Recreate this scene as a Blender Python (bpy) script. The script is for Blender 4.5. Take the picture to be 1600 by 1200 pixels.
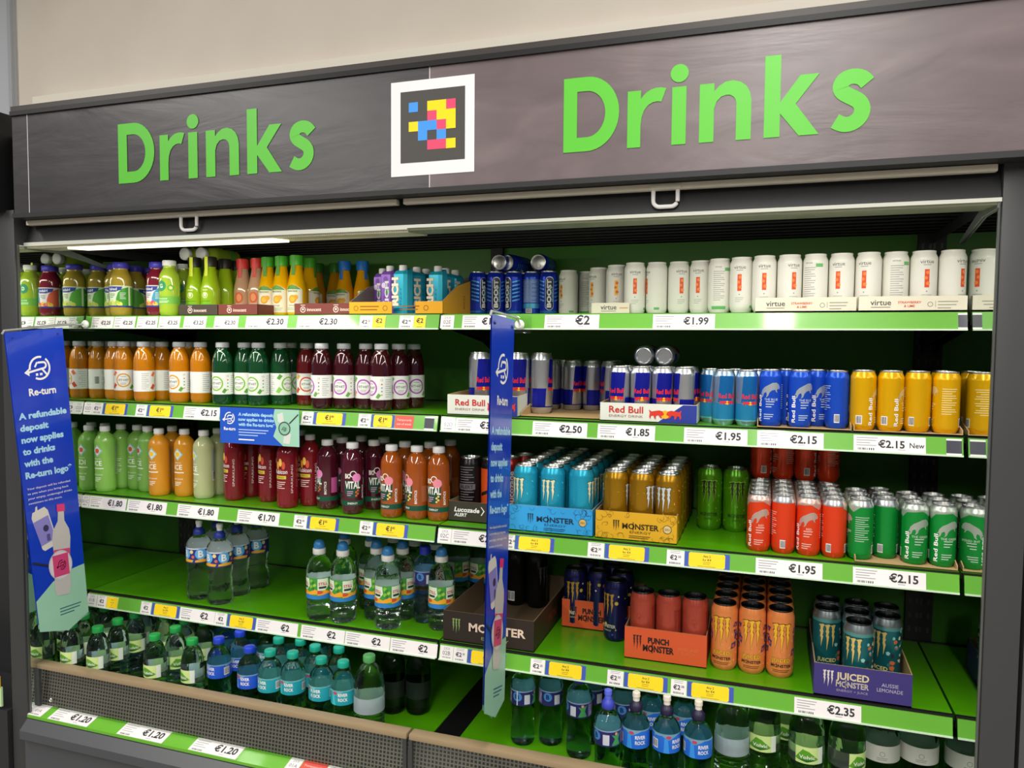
import bpy, bmesh, math, random
from mathutils import Vector, Matrix, Euler
from mathutils.geometry import tessellate_polygon
from math import sin, cos, pi, radians, atan2, hypot
random.seed(7)
for _o in list(bpy.data.objects):
    bpy.data.objects.remove(_o)
SC = bpy.context.scene
COL = SC.collection

# ------------------------------------------------------------------ camera
CAM_LOC = (2.0880, -1.8856, 1.5260)
CAM_YAW, CAM_PITCH, CAM_ROLL = 0.32524, -0.05438, -0.00783
CAM_F = 1188.0        # focal length in pixels of a 1600-pixel-wide frame
ZE, ZD, ZC, ZB = 1.6002, 1.3258, 1.0265, 0.7013   # heights of the ticket strips' upper edges
YD, YC, YBB = -0.0086, -0.0227, -0.0141
cam_d = bpy.data.cameras.new('camera')
cam_d.sensor_fit = 'HORIZONTAL'
cam_d.sensor_width = 36.0
cam_d.lens = 36.0 * CAM_F / 1600.0
cam_d.clip_start = 0.05
cam = bpy.data.objects.new('camera', cam_d)
COL.objects.link(cam)
cam.matrix_world = (Matrix.Translation(CAM_LOC) @ Matrix.Rotation(CAM_YAW, 4, 'Z') @ Matrix.Rotation(CAM_PITCH, 4, 'X')
                    @ Matrix.Rotation(CAM_ROLL, 4, 'Y') @ Matrix.Rotation(pi / 2, 4, 'X'))
SC.camera = cam

# ------------------------------------------------------------------ world, lamps of the store, exposure
world = bpy.data.worlds.new('store_air')
world.use_nodes = True
SC.world = world
_bg = world.node_tree.nodes['Background']
_bg.inputs[0].default_value = (1.0, 0.96, 0.9, 1)
_bg.inputs[1].default_value = 0.12
SC.view_settings.view_transform = 'Standard'
SC.view_settings.look = 'None'
SC.view_settings.exposure = 0.15
SC.view_settings.gamma = 1.0
SC.view_settings.use_curve_mapping = False


def area_light(name, loc, size, size_y, power, color, target):
    d = bpy.data.lights.new(name, 'AREA')
    d.shape = 'RECTANGLE'
    d.size, d.size_y, d.energy, d.color = size, size_y, power, color
    o = bpy.data.objects.new(name, d)
    COL.objects.link(o)
    o.location = loc
    o.rotation_euler = (Vector(target) - Vector(loc)).to_track_quat('-Z', 'Y').to_euler()
    return o


WARM = (1.0, 0.965, 0.91)
# long ceiling tubes running away from the cabinet over the shop floor
for _x in (-1.3, 2.15, 5.6):
    area_light('ceiling_tube', (_x, -4.1, 3.35), 0.2, 6.6, 185, WARM, (_x, -4.1, 0.0))
# tube over the wall behind the cabinet
area_light('ceiling_tube', (1.0, -0.1, 3.6), 4.5, 0.16, 19, WARM, (1.0, 0.2, 2.0))
# cabinet's own lamp inside the canopy
area_light('canopy_light', (0.62, -0.17, 1.785), 0.95, 0.03, 2.6, (1.0, 0.97, 0.85), (0.62, 0.0, 1.3))
area_light('canopy_light', (1.9, -0.17, 1.785), 1.1, 0.03, 1.6, (1.0, 0.97, 0.85), (1.9, 0.0, 1.3))  # unseen light over the other bay's top shelf, which has no lamp tube

# ------------------------------------------------------------------ materials
_M = {}


def lin(h):
    h = h.lstrip('#')
    v = [int(h[i:i + 2], 16) / 255 for i in (0, 2, 4)]
    return tuple(c / 12.92 if c <= 0.04045 else ((c + 0.055) / 1.055) ** 2.4 for c in v) + (1.0,)


def mat(hexc, rough=0.45, metal=0.0, trans=0.0, coat=0.0, ior=1.45, emit=0.0, spec=0.5):
    key = (hexc, rough, metal, trans, coat, ior, emit, spec)
    m = _M.get(key)
    if m:
        return m
    m = bpy.data.materials.new('paint_' + hexc.lstrip('#'))
    m.use_nodes = True
    b = m.node_tree.nodes['Principled BSDF']
    b.inputs['Base Color'].default_value = lin(hexc)
    b.inputs['Roughness'].default_value = rough
    b.inputs['Metallic'].default_value = metal
    b.inputs['Transmission Weight'].default_value = trans
    b.inputs['Coat Weight'].default_value = coat
    b.inputs['Coat Roughness'].default_value = 0.06
    b.inputs['IOR'].default_value = ior
    b.inputs['Specular IOR Level'].default_value = spec
    if emit:
        b.inputs['Emission Color'].default_value = lin(hexc)
        b.inputs['Emission Strength'].default_value = emit
    _M[key] = m
    return m


def node_mat(name, build):
    m = bpy.data.materials.new(name)
    m.use_nodes = True
    nt = m.node_tree
    build(nt, nt.nodes, nt.links, nt.nodes['Principled BSDF'])
    return m


def _noise(n, l, scale, detail=6, stretch=(1, 1, 1), dist=0.0):
    tc = n.new('ShaderNodeTexCoord')
    mp = n.new('ShaderNodeMapping')
    mp.inputs['Scale'].default_value = stretch
    t = n.new('ShaderNodeTexNoise')
    t.inputs['Scale'].default_value = scale
    t.inputs['Detail'].default_value = detail
    t.inputs['Distortion'].default_value = dist
    l.new(tc.outputs['Object'], mp.inputs['Vector'])
    l.new(mp.outputs['Vector'], t.inputs['Vector'])
    return t


def _ramp(n, l, src, stops):
    r = n.new('ShaderNodeValToRGB')
    while len(r.color_ramp.elements) < len(stops):
        r.color_ramp.elements.new(0.5)
    for e, (p, c) in zip(r.color_ramp.elements, stops):
        e.position = p
        e.color = lin(c)
    l.new(src, r.inputs['Fac'])
    return r


def _slate_tones(tones):
    def build(nt, n, l, b):
        t = _noise(n, l, 6.0, 12, (0.8, 1, 2.0), 0.9)
        r = _ramp(n, l, t.outputs['Fac'], [(0.25, tones[0]), (0.5, tones[1]), (0.75, tones[2])])
        l.new(r.outputs['Color'], b.inputs['Base Color'])
        b.inputs['Roughness'].default_value = 0.36
        b.inputs['Specular IOR Level'].default_value = 0.7
        v = _noise(n, l, 2.6, 10, (0.7, 1, 2.4), 1.6)
        bp = n.new('ShaderNodeBump')
        bp.inputs['Strength'].default_value = 0.35
        bp.inputs['Distance'].default_value = 0.006
        l.new(v.outputs['Fac'], bp.inputs['Height'])
        l.new(bp.outputs['Normal'], b.inputs['Normal'])
    return build


def _wallpaint(nt, n, l, b):
    t = _noise(n, l, 3.0, 5)
    r = _ramp(n, l, t.outputs['Fac'], [(0.3, '#d2c8ba'), (0.7, '#d9d0c3')])
    l.new(r.outputs['Color'], b.inputs['Base Color'])
    b.inputs['Roughness'].default_value = 0.7


def _shelfgreen(nt, n, l, b):
    t = _noise(n, l, 9.0, 4, (1, 1, 1))
    r = _ramp(n, l, t.outputs['Fac'], [(0.3, '#4b9606'), (0.7, '#52a00a')])
    l.new(r.outputs['Color'], b.inputs['Base Color'])
    b.inputs['Roughness'].default_value = 0.3
    b.inputs['Coat Weight'].default_value = 0.3


def _floor(nt, n, l, b):
    t = _noise(n, l, 4.0, 6)
    r = _ramp(n, l, t.outputs['Fac'], [(0.3, '#8d8984'), (0.7, '#9a958f')])
    l.new(r.outputs['Color'], b.inputs['Base Color'])
    b.inputs['Roughness'].default_value = 0.3


def _perforated(nt, n, l, b):
    # rows of square punched holes, 10 mm pitch
    tc = n.new('ShaderNodeTexCoord')
    sp = n.new('ShaderNodeSeparateXYZ')
    l.new(tc.outputs['Object'], sp.inputs['Vector'])
    outs = []
    for ax, pitch in (('X', 0.0105), ('Z', 0.0098)):
        d = n.new('ShaderNodeMath'); d.operation = 'DIVIDE'; d.inputs[1].default_value = pitch
        l.new(sp.outputs[ax], d.inputs[0])
        fr = n.new('ShaderNodeMath'); fr.operation = 'FRACT'
        l.new(d.outputs[0], fr.inputs[0])
        g = n.new('ShaderNodeMath'); g.operation = 'GREATER_THAN'; g.inputs[1].default_value = 0.36
        l.new(fr.outputs[0], g.inputs[0])
        outs.append(g)
    mu = n.new('ShaderNodeMath'); mu.operation = 'MULTIPLY'
    l.new(outs[0].outputs[0], mu.inputs[0]); l.new(outs[1].outputs[0], mu.inputs[1])
    inv = n.new('ShaderNodeMath'); inv.operation = 'SUBTRACT'; inv.inputs[0].default_value = 1.0
    l.new(mu.outputs[0], inv.inputs[1])
    l.new(inv.outputs[0], b.inputs['Alpha'])
    b.inputs['Base Color'].default_value = lin('#7d776d')
    b.inputs['Roughness'].default_value = 0.4
    b.inputs['Metallic'].default_value = 0.3


def _honeycomb(nt, n, l, b):
    tc = n.new('ShaderNodeTexCoord')
    v = n.new('ShaderNodeTexVoronoi')
    v.inputs['Scale'].default_value = 160
    v.inputs['Randomness'].default_value = 0.15
    l.new(tc.outputs['Object'], v.inputs['Vector'])
    r = _ramp(n, l, v.outputs['Distance'], [(0.2, '#a8a48c'), (0.6, '#cfcab0')])
    l.new(r.outputs['Color'], b.inputs['Base Color'])
    b.inputs['Roughness'].default_value = 0.5


def _acrylic(nt, n, l, b):
    out = [x for x in n if x.type == 'OUTPUT_MATERIAL'][0]
    tr = n.new('ShaderNodeBsdfTransparent')
    tr.inputs['Color'].default_value = (0.93, 0.95, 0.94, 1)
    gl = n.new('ShaderNodeBsdfGlossy')
    gl.inputs['Roughness'].default_value = 0.03
    lw = n.new('ShaderNodeLayerWeight')
    pw = n.new('ShaderNodeMath'); pw.operation = 'POWER'; pw.inputs[1].default_value = 4.0
    fr = n.new('ShaderNodeMath'); fr.operation = 'MULTIPLY_ADD'; fr.inputs[1].default_value = 0.8; fr.inputs[2].default_value = 0.04
    l.new(lw.outputs['Facing'], pw.inputs[0])
    l.new(pw.outputs[0], fr.inputs[0])
    mx = n.new('ShaderNodeMixShader')
    l.new(fr.outputs[0], mx.inputs[0])
    l.new(tr.outputs[0], mx.inputs[1])
    l.new(gl.outputs[0], mx.inputs[2])
    l.new(mx.outputs[0], out.inputs['Surface'])


SLATE = node_mat('slate_print', _slate_tones(('#302d31', '#383539', '#413d40')))
SLATE2 = node_mat('slate_print_rosy', _slate_tones(('#5c5052', '#675a5c', '#746668')))
WALL = node_mat('cream_wall_paint', _wallpaint)
GREEN = node_mat('green_shelf_enamel', _shelfgreen)
FLOOR = node_mat('floor_tiles', _floor)
PERF = node_mat('perforated_steel', _perforated)
HONEY = node_mat('honeycomb_outlet', _honeycomb)
ACRYL = node_mat('clear_acrylic', _acrylic)
CHAR = mat('#3b3c3d', 0.45)
CHARD = mat('#28292b', 0.5)
DARK = mat('#070707', 0.85, spec=0.15)
BLACK = mat('#0c0c0d', 0.5)
WHITE = mat('#f2f0ee', 0.4)
PAPER = mat('#efeaea', 0.35, coat=0.3)
INK = mat('#2b2b30', 0.5)
GREY = mat('#9a9a9e', 0.5)
STRIPG = mat('#66ad36', 0.3, coat=0.5)
YEL = mat('#f7d51c', 0.4)
BLUEB = mat('#3f57b0', 0.4)
MIRROR = mat('#dfe5e0', 0.015, 1.0)
ALU = mat('#c8c9c6', 0.28, 1.0)
ALUD = mat('#3a3b3e', 0.3, 1.0)
BEIGE = mat('#9c8769', 0.4)
BROWN = mat('#8f7350', 0.75)
KRAFT = mat('#b99a6c', 0.8)

# ------------------------------------------------------------------ mesh helpers


class MB:
    """Collects geometry with material slots and links it as one mesh object."""

    def __init__(self):
        self.bm = bmesh.new()
        self.mats = []

    def mi(self, m):
        if m not in self.mats:
            self.mats.append(m)
        return self.mats.index(m)

    def quad(self, pts, m):
        f = self.bm.faces.new([self.bm.verts.new(p) for p in pts])
        f.material_index = self.mi(m)
        return f

    def box(self, x0, x1, y0, y1, z0, z1, m, bevel=0.0):
        bm = bmesh.new()
        vs = [bm.verts.new((x, y, z)) for x in (x0, x1) for y in (y0, y1) for z in (z0, z1)]
        for idx in ((0, 1, 3, 2), (4, 6, 7, 5), (0, 4, 5, 1), (2, 3, 7, 6), (0, 2, 6, 4), (1, 5, 7, 3)):
            bm.faces.new([vs[i] for i in idx])
        if bevel:
            bmesh.ops.bevel(bm, geom=bm.edges[:], offset=bevel, segments=2, affect='EDGES', profile=0.6)
        self.join(bm, m)

    def prism(self, pts, axis, a, b, m):
        """pts: outline in the plane normal to axis ('x': (y,z), 'y': (x,z), 'z': (x,y)); a..b extent along it."""
        def p3(p, t):
            return {'x': (t, p[0], p[1]), 'y': (p[0], t, p[1]), 'z': (p[0], p[1], t)}[axis]
        bm = bmesh.new()
        va = [bm.verts.new(p3(p, a)) for p in pts]
        vb = [bm.verts.new(p3(p, b)) for p in pts]
        n = len(pts)
        bm.faces.new(va)
        bm.faces.new(vb[::-1])
        for i in range(n):
            bm.faces.new((va[i], vb[i], vb[(i + 1) % n], va[(i + 1) % n]))
        bmesh.ops.recalc_face_normals(bm, faces=bm.faces[:])
        self.join(bm, m)

    def lathe(self, prof, m, seg=32, wob=None, M=None):
        bm = bmesh.new()
        rings = []
        for r, z in prof:
            if r < 1e-6:
                rings.append([bm.verts.new((0, 0, z))])
            else:
                rings.append([bm.verts.new((r * (wob(i) if wob else 1) * sin(2 * pi * i / seg), -r * (wob(i) if wob else 1) * cos(2 * pi * i / seg), z))
                              for i in range(seg)])
        for a, b in zip(rings, rings[1:]):
            for i in range(seg):
                j = (i + 1) % seg
                if len(a) == 1 and len(b) == 1:
                    continue
                if len(a) == 1:
                    bm.faces.new((a[0], b[j], b[i]))
                elif len(b) == 1:
                    bm.faces.new((a[i], a[j], b[0]))
                else:
                    bm.faces.new((a[i], a[j], b[j], b[i]))
        if M:
            bm.transform(M)
        self.join(bm, m)

    def tube(self, pts, r, m, seg=10, closed=False):
        bm = bmesh.new()
        pts = [Vector(p) for p in pts]
        rings = []
        n = len(pts)
        for i, p in enumerate(pts):
            a = pts[i - 1] if (i or closed) else p
            b = pts[(i + 1) % n] if (i < n - 1 or closed) else p
            d = (b - a).normalized()
            up = Vector((0, 0, 1)) if abs(d.z) < 0.9 else Vector((1, 0, 0))
            s = d.cross(up).normalized()
            t = s.cross(d)
            rings.append([bm.verts.new(p + r * (cos(2 * pi * k / seg) * s + sin(2 * pi * k / seg) * t)) for k in range(seg)])
        for i in range(n if closed else n - 1):
            a, b = rings[i], rings[(i + 1) % n]
            for k in range(seg):
                bm.faces.new((a[k], a[(k + 1) % seg], b[(k + 1) % seg], b[k]))
        if not closed:
            bm.faces.new(rings[0][::-1])
            bm.faces.new(rings[-1])
        bmesh.ops.recalc_face_normals(bm, faces=bm.faces[:])
        self.join(bm, m)

    def join(self, bm, m):
        k = self.mi(m)
        mp = {v: self.bm.verts.new(v.co) for v in bm.verts}
        for f in bm.faces:
            g = self.bm.faces.new([mp[v] for v in f.verts])
            g.material_index = k
        bm.free()

    def mesh(self, name, sharp=35):
        bm = self.bm
        bm.normal_update()
        for f in bm.faces:
            f.smooth = True
        ca = cos(radians(sharp))
        for e in bm.edges:
            if len(e.link_faces) == 2 and e.link_faces[0].normal.dot(e.link_faces[1].normal) < ca:
                e.smooth = False
        me = bpy.data.meshes.new(name)
        bm.to_mesh(me)
        bm.free()
        for m in self.mats:
            me.materials.append(m)
        return me

    def build(self, name, parent=None, sharp=35):
        o = bpy.data.objects.new(name, self.mesh(name, sharp))
        COL.objects.link(o)
        o.parent = parent
        return o


_FONT = {}


def glyphs(s, bold=0.0, shear=0.0):
    """Outline of a line of lettering as triangles, cap height about 0.7, starting at x = 0."""
    key = (s, bold, shear)
    if key not in _FONT:
        cu = bpy.data.curves.new('lettering', 'FONT')
        cu.body = s
        cu.size = 1.0
        cu.offset = bold
        cu.shear = shear
        cu.resolution_u = 2
        cu.fill_mode = 'FRONT'
        ob = bpy.data.objects.new('lettering', cu)
        COL.objects.link(ob)
        dg = bpy.context.evaluated_depsgraph_get()
        dg.update()
        me = bpy.data.meshes.new_from_object(ob.evaluated_get(dg))
        vs = [(v.co.x, v.co.y) for v in me.vertices]
        fs = [tuple(p.vertices) for p in me.polygons]
        bpy.data.objects.remove(ob)
        bpy.data.curves.remove(cu)
        bpy.data.meshes.remove(me)
        x0 = min([v[0] for v in vs] or [0])
        x1 = max([v[0] for v in vs] or [0])
        _FONT[key] = ([(x - x0, y) for x, y in vs], fs, x1 - x0)
    return _FONT[key]


class Art:
    """Printed artwork: flat coloured shapes in (u, v) metres, laid on a surface by a mapping."""

    def __init__(self):
        self.s = []

    def poly(self, pts, m, layer=1):
        tri = tessellate_polygon([[Vector((p[0], p[1], 0)) for p in pts]])
        self.s.append(([tuple(p) for p in pts], [tuple(t) for t in tri], m, layer))
        return self

    def rect(self, u0, v0, u1, v1, m, layer=1):
        return self.poly([(u0, v0), (u1, v0), (u1, v1), (u0, v1)], m, layer)

    def disc(self, u, v, r, m, layer=1, ry=None, n=24, a0=0.0, a1=2 * pi):
        ry = ry or r
        return self.poly([(u + r * cos(a0 + (a1 - a0) * i / n), v + ry * sin(a0 + (a1 - a0) * i / n)) for i in range(n)], m, layer)

    def ring(self, u, v, r, w, m, layer=1, a0=0.0, a1=2 * pi, n=28):
        vs, fs = [], []
        for i in range(n + 1):
            a = a0 + (a1 - a0) * i / n
            vs += [(u + r * cos(a), v + r * sin(a)), (u + (r - w) * cos(a), v + (r - w) * sin(a))]
        for i in range(n):
            k = 2 * i
            fs.append((k, k + 2, k + 3, k + 1))
        self.s.append((vs, fs, m, layer))
        return self

    def line(self, a, b, w, m, layer=1):
        d = Vector((b[0] - a[0], b[1] - a[1]))
        n = Vector((-d.y, d.x)).normalized() * w / 2
        return self.poly([(a[0] - n.x, a[1] - n.y), (b[0] - n.x, b[1] - n.y), (b[0] + n.x, b[1] + n.y), (a[0] + n.x, a[1] + n.y)], m, layer)

    def text(self, s, u, v, h, m, layer=2, align='c', bold=0.0, rot=0.0, width=None, shear=0.0):
        """h: cap height in metres; v: baseline."""
        vs, fs, w = glyphs(s, bold, shear)
        if not vs:
            return self
        k = h / 0.7
        kx = k if width is None else width / max(w, 1e-6)
        off = {'c': -w * kx / 2, 'l': 0.0, 'r': -w * kx}[align]
        c, sn = cos(rot), sin(rot)
        pts = []
        for x, y in vs:
            px, py = x * kx + off, y * k
            pts.append((u + px * c - py * sn, v + px * sn + py * c))
        self.s.append((pts, fs, m, layer))
        return self

    def lines(self, u0, u1, v, n, step, th, m, layer=1):
        """Rows of print too small to read."""
        for i in range(n):
            e = u1 - (u1 - u0) * (0.35 if i % 3 == 2 else 0.08 * (i % 2))
            self.rect(u0, v - i * step, e, v - i * step + th, m, layer)
        return self

    def code(self, u, v, w, h, layer=1, n=11):
        self.rect(u, v, u + w, v + h, WHITE, layer)
        rnd = random.Random(int(w * 1e6) + n)
        x = u + w * 0.08
        while x < u + w * 0.9:
            b = w * rnd.choice((0.025, 0.04, 0.06))
            self.rect(x, v + h * 0.12, x + b, v + h * 0.92, INK, layer + 1)
            x += b + w * rnd.choice((0.03, 0.05))
        return self

    def put(self, mb, mapping, cut=None, cutv=(), eps=0.00022, clip=None):
        for pts, fs, m, layer in self.s:
            bm = bmesh.new()
            vs = [bm.verts.new((p[0], p[1], 0)) for p in pts]
            for f in fs:
                try:
                    bm.faces.new([vs[i] for i in f])
                except ValueError:
                    pass
            if clip:
                for co, no in (((clip[0], 0, 0), (-1, 0, 0)), ((clip[2], 0, 0), (1, 0, 0)), ((0, clip[1], 0), (0, -1, 0)), ((0, clip[3], 0), (0, 1, 0))):
                    bmesh.ops.bisect_plane(bm, geom=bm.verts[:] + bm.edges[:] + bm.faces[:], plane_co=co, plane_no=no, clear_outer=True)
            if not bm.verts:
                bm.free()
                continue
            if cut:
                u0 = min(v.co.x for v in bm.verts)
                u1 = max(v.co.x for v in bm.verts)
                k = math.ceil(u0 / cut + 1e-4)
                while k * cut < u1 - 1e-6:
                    bmesh.ops.bisect_plane(bm, geom=bm.verts[:] + bm.edges[:] + bm.faces[:], plane_co=(k * cut, 0, 0), plane_no=(1, 0, 0))
                    k += 1
            v0 = min(v.co.y for v in bm.verts)
            v1 = max(v.co.y for v in bm.verts)
            for cv in cutv:
                if v0 + 1e-5 < cv < v1 - 1e-5:
                    bmesh.ops.bisect_plane(bm, geom=bm.verts[:] + bm.edges[:] + bm.faces[:], plane_co=(0, cv, 0), plane_no=(0, 1, 0))
            for v in bm.verts:
                v.co = mapping(v.co.x, v.co.y, eps * layer)
            mb.join(bm, m)
        return mb


def on_cyl(prof, seg=32):
    """Mapping of (u, v) onto a lathe profile; u is arc length at the widest radius, 0 facing -Y."""
    R = max(p[0] for p in prof)

    def rad(z):
        for (r0, z0), (r1, z1) in zip(prof, prof[1:]):
            if z0 <= z <= z1 and z1 > z0:
                return r0 + (r1 - r0) * (z - z0) / (z1 - z0)
        return R

    st = 2 * pi / seg

    def f(u, v, e):
        a = u / R
        k = math.floor(a / st + 1e-6)
        r = rad(v)
        a0, a1 = k * st, (k + 1) * st
        t = (a - a0) / st
        x = r * (sin(a0) * (1 - t) + sin(a1) * t)
        y = -r * (cos(a0) * (1 - t) + cos(a1) * t)
        return Vector((x + e * sin(a), y - e * cos(a), v))
    return f, R * st


def on_xz(x0, y, z0):
    return lambda u, v, e: Vector((x0 + u, y - e, z0 + v))


def tag(o, label=None, cat=None, group=None, kind=None):
    if label:
        o['label'] = label
    if cat:
        o['category'] = cat
    if group:
        o['group'] = group
    if kind:
        o['kind'] = kind
    return o


def empty(name, loc=(0, 0, 0), rz=0.0):
    o = bpy.data.objects.new(name, None)
    o.empty_display_size = 0.05
    COL.objects.link(o)
    o.location = loc
    o.rotation_euler = (0, 0, rz)
    return o


def copy_tree(o, parent=None):
    c = o.copy()
    COL.objects.link(c)
    c.parent = parent
    for ch in o.children:
        copy_tree(ch, c)
    return c

def smooth_profile(pts, n=4):
    """Catmull-Rom through the marked shoulder points."""
    out = []
    P = [pts[0]] + list(pts) + [pts[-1]]
    for i in range(1, len(P) - 2):
        p0, p1, p2, p3 = P[i - 1], P[i], P[i + 1], P[i + 2]
        for k in range(n):
            t = k / n
            out.append(tuple(0.5 * (2 * p1[j] + (p2[j] - p0[j]) * t + (2 * p0[j] - 5 * p1[j] + 4 * p2[j] - p3[j]) * t * t + (3 * p1[j] - p0[j] - 3 * p2[j] + p3[j]) * t ** 3) for j in (0, 1)))
    out.append(tuple(pts[-1]))
    return out


# ------------------------------------------------------------------ room
mb = MB(); mb.quad([(-6, -9, 0), (8, -9, 0), (8, 2, 0), (-6, 2, 0)], FLOOR); tag(mb.build('floor'), kind='structure')
mb = MB(); mb.box(-6, 8, 0.80, 0.95, 0, 5.0, WALL); tag(mb.build('wall_back'), kind='structure')
mb = MB(); mb.box(-1.1, 3.4, 0.74, 0.80, 0, 2.62, mat('#e6dfd0', 0.6)); tag(mb.build('trim_1'), kind='structure')
mb = MB()
mb.box(-2.6, -1.262, 0.775, 0.85, 0, 5.0, mat('#b9bdc2', 0.5))
mb.box(-1.275, -1.255, 0.765, 0.78, 0, 5.0, mat('#a7abb1', 0.4))
tag(mb.build('trim_2'), kind='structure')

# ------------------------------------------------------------------ shell of the cabinet
YB = 0.455            # inner face of the back panel
ZTOP = 1.83
cab = empty('refrigerated_cabinet', (1.25, 0, 0))
tag(cab, 'tall open-fronted dark refrigerated display cabinet with a green inside', 'display fridge')


def part(mb, name, parent=cab, sharp=35):
    o = mb.build(name, None, sharp)
    o.parent = parent
    o.matrix_parent_inverse = Matrix.Translation(parent.location).inverted()
    return o


mb = MB(); mb.box(-0.06, 2.56, YB, YB + 0.06, 0.3, 2.1, mat('#347606', 0.45)); bp = part(mb, 'back_panel')
for x in (0.02, 1.25, 2.485):
    mb = MB()
    mb.box(x - 0.02, x + 0.02, YB - 0.02, YB, 0.44, ZTOP, BLACK)
    for k in range(34):
        mb.box(x - 0.012, x - 0.006, YB - 0.0205, YB - 0.019, 0.5 + k * 0.039, 0.515 + k * 0.039, CHAR)
        mb.box(x + 0.006, x + 0.012, YB - 0.0205, YB - 0.019, 0.5 + k * 0.039, 0.515 + k * 0.039, CHAR)
    part(mb, 'shelf_upright')
# canopy: top box, black ceiling with slotted duct, dark fascia, outlet
mb = MB()
mb.box(-0.06, 2.56, -0.20, YB + 0.06, 1.90, 2.12, CHARD)
mb.box(0.0, 2.5, -0.09, YB, ZTOP, 1.905, DARK)
for k in range(9):
    mb.box(0.0, 2.5, -0.05 + k * 0.055, -0.044 + k * 0.055, ZTOP - 0.004, ZTOP, mat('#151516', 0.7))
part(mb, 'canopy')
mb = MB()
mb.prism([(-0.17, 1.905), (-0.155, 1.905), (-0.19, 1.806), (-0.203, 1.806)], 'x', 0.0, 2.5, CHARD)
part(mb, 'fascia')
mb = MB()
mb.prism([(-0.203, 1.806), (-0.09, 1.812), (-0.09, 1.802), (-0.2, 1.796)], 'x', 1.25, 2.5, mat('#8e937c', 0.35, 0.3))
mb.box(1.25, 2.5, -0.2065, -0.2, 1.801, 1.8085, mat('#d9dccf', 0.35))
part(mb, 'air_outlet')
mb = MB()
mb.prism([(-0.203, 1.806), (-0.09, 1.812), (-0.09, 1.798), (-0.2, 1.792)], 'x', 0.0, 1.25, HONEY)
mb.box(0.0, 1.25, -0.2065, -0.2, 1.798, 1.8085, mat('#d9dccf', 0.35))
ao = part(mb, 'air_outlet')
mb = MB()
mb.prism([(-0.199, 1.7922), (-0.125, 1.7962), (-0.127, 1.790), (-0.197, 1.786)], 'x', 0.16, 0.86, mat('#fff3cf', 0.4, emit=1.5))
lt = part(mb, 'lamp_tube')
# end frames with mirrored inner faces
for sx, x0, x1 in ((-1, -0.062, -0.001), (1, 2.501, 2.562)):
    yf = -0.235 if sx < 0 else -0.205
    mb = MB()
    mb.box(x0, x1, yf, YB + 0.06, 0.0, 1.90, CHAR, 0.003)
    ef = part(mb, 'end_frame')
    xm = 0.0 if sx < 0 else 2.5
    mb = MB()
    mb.box(xm - 0.0012, xm + 0.0012, yf + 0.012, YB, 0.395, 1.80, MIRROR)
    m_ = part(mb, 'mirror_panel', ef)
    mb = MB()
    xe = xm - sx * 0.004
    mb.box(min(xm, xe), max(xm, xe), yf + 0.006, yf + 0.012, 0.395, 1.80, mat('#6d716d', 0.3, 0.6))
    e_ = part(mb, 'edge_trim', ef)
    mb = MB()
    mb.prism([(-0.205, 1.806), (-0.09, 1.812), (0.10, 1.765), (0.098, 1.758), (-0.09, 1.79), (-0.2, 1.79)], 'x', xm - sx * 0.006, xm - sx * 0.002, mat('#7d8580', 0.35, 0.3))
    g_ = part(mb, 'corner_bracket', ef)

# base: dark front, bumper, grille, acrylic riser, beige rail, base ticket strip
mb = MB()
mb.prism([(-0.236, 0.385), (-0.262, 0.36), (-0.262, 0.335), (-0.245, 0.325), (-0.245, 0.03), (-0.2, 0.03), (-0.2, 0.385)], 'x', 0.0, 2.5, mat('#4a4c50', 0.4))
part(mb, 'kick_plate')
mb = MB()
mb.box(0.0, 2.5, -0.2, YB, 0.36, 0.40, BLACK)
mb.box(0.0, 2.5, -0.160, -0.151, 0.40, 0.522, BLACK)  # black backing put behind the grille to darken its holes
part(mb, 'base_tub')
for a, b in ((0.0, 1.248), (1.252, 2.5)):
    g = MB()
    pts = [(-0.188, 0.408), (-0.182, 0.45), (-0.176, 0.49), (-0.172, 0.528)]
    for (ya, za), (yb, zb) in zip(pts, pts[1:]):
        g.quad([(a, ya, za), (b, ya, za), (b, yb, zb), (a, yb, zb)], PERF)
    gr = part(g, 'air_grille')
    mb = MB()
    mb.box(a + 0.003, b - 0.003, -0.2, -0.196, 0.41, 0.527, ACRYL)
    part(mb, 'clear_riser')
    mb = MB()
    mb.box(a + 0.001, b - 0.001, -0.203, -0.170, 0.525, 0.541, BEIGE, 0.004)
    part(mb, 'riser_rail')
    for xe in (a + 0.006, b - 0.006):
        mb = MB()
        mb.box(xe - 0.005, xe + 0.005, -0.2035, -0.195, 0.41, 0.526, CHAR)
        part(mb, 'riser_post')
    mb = MB()
    mb.lathe([(0.0, 0.0), (0.0055, 0.0), (0.0065, 0.002), (0.004, 0.004), (0.0025, 0.0015), (0, 0.0015)], ALU, 16,
             M=Matrix.Translation((a + 0.055, -0.2005, 0.435)) @ Matrix.Rotation(pi / 2, 4, 'X'))
    part(mb, 'riser_screw')
mb = MB()
mb.prism([(-0.190, 0.409), (-0.236, 0.396), (-0.236, 0.388), (-0.190, 0.400)], 'x', 0.0, 2.5, mat('#69b32f', 0.35, coat=0.4))
part(mb, 'base_ticket_strip')
# night blind: rail under the sign with two pull handles
nb = empty('night_blind', (1.25, -0.2, 1.862))
tag(nb, 'pale rail of the rolled-up night blind under the dark sign, with two white pull handles', 'blind')


def npart(mb, name):
    return part(mb, name, nb)


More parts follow.
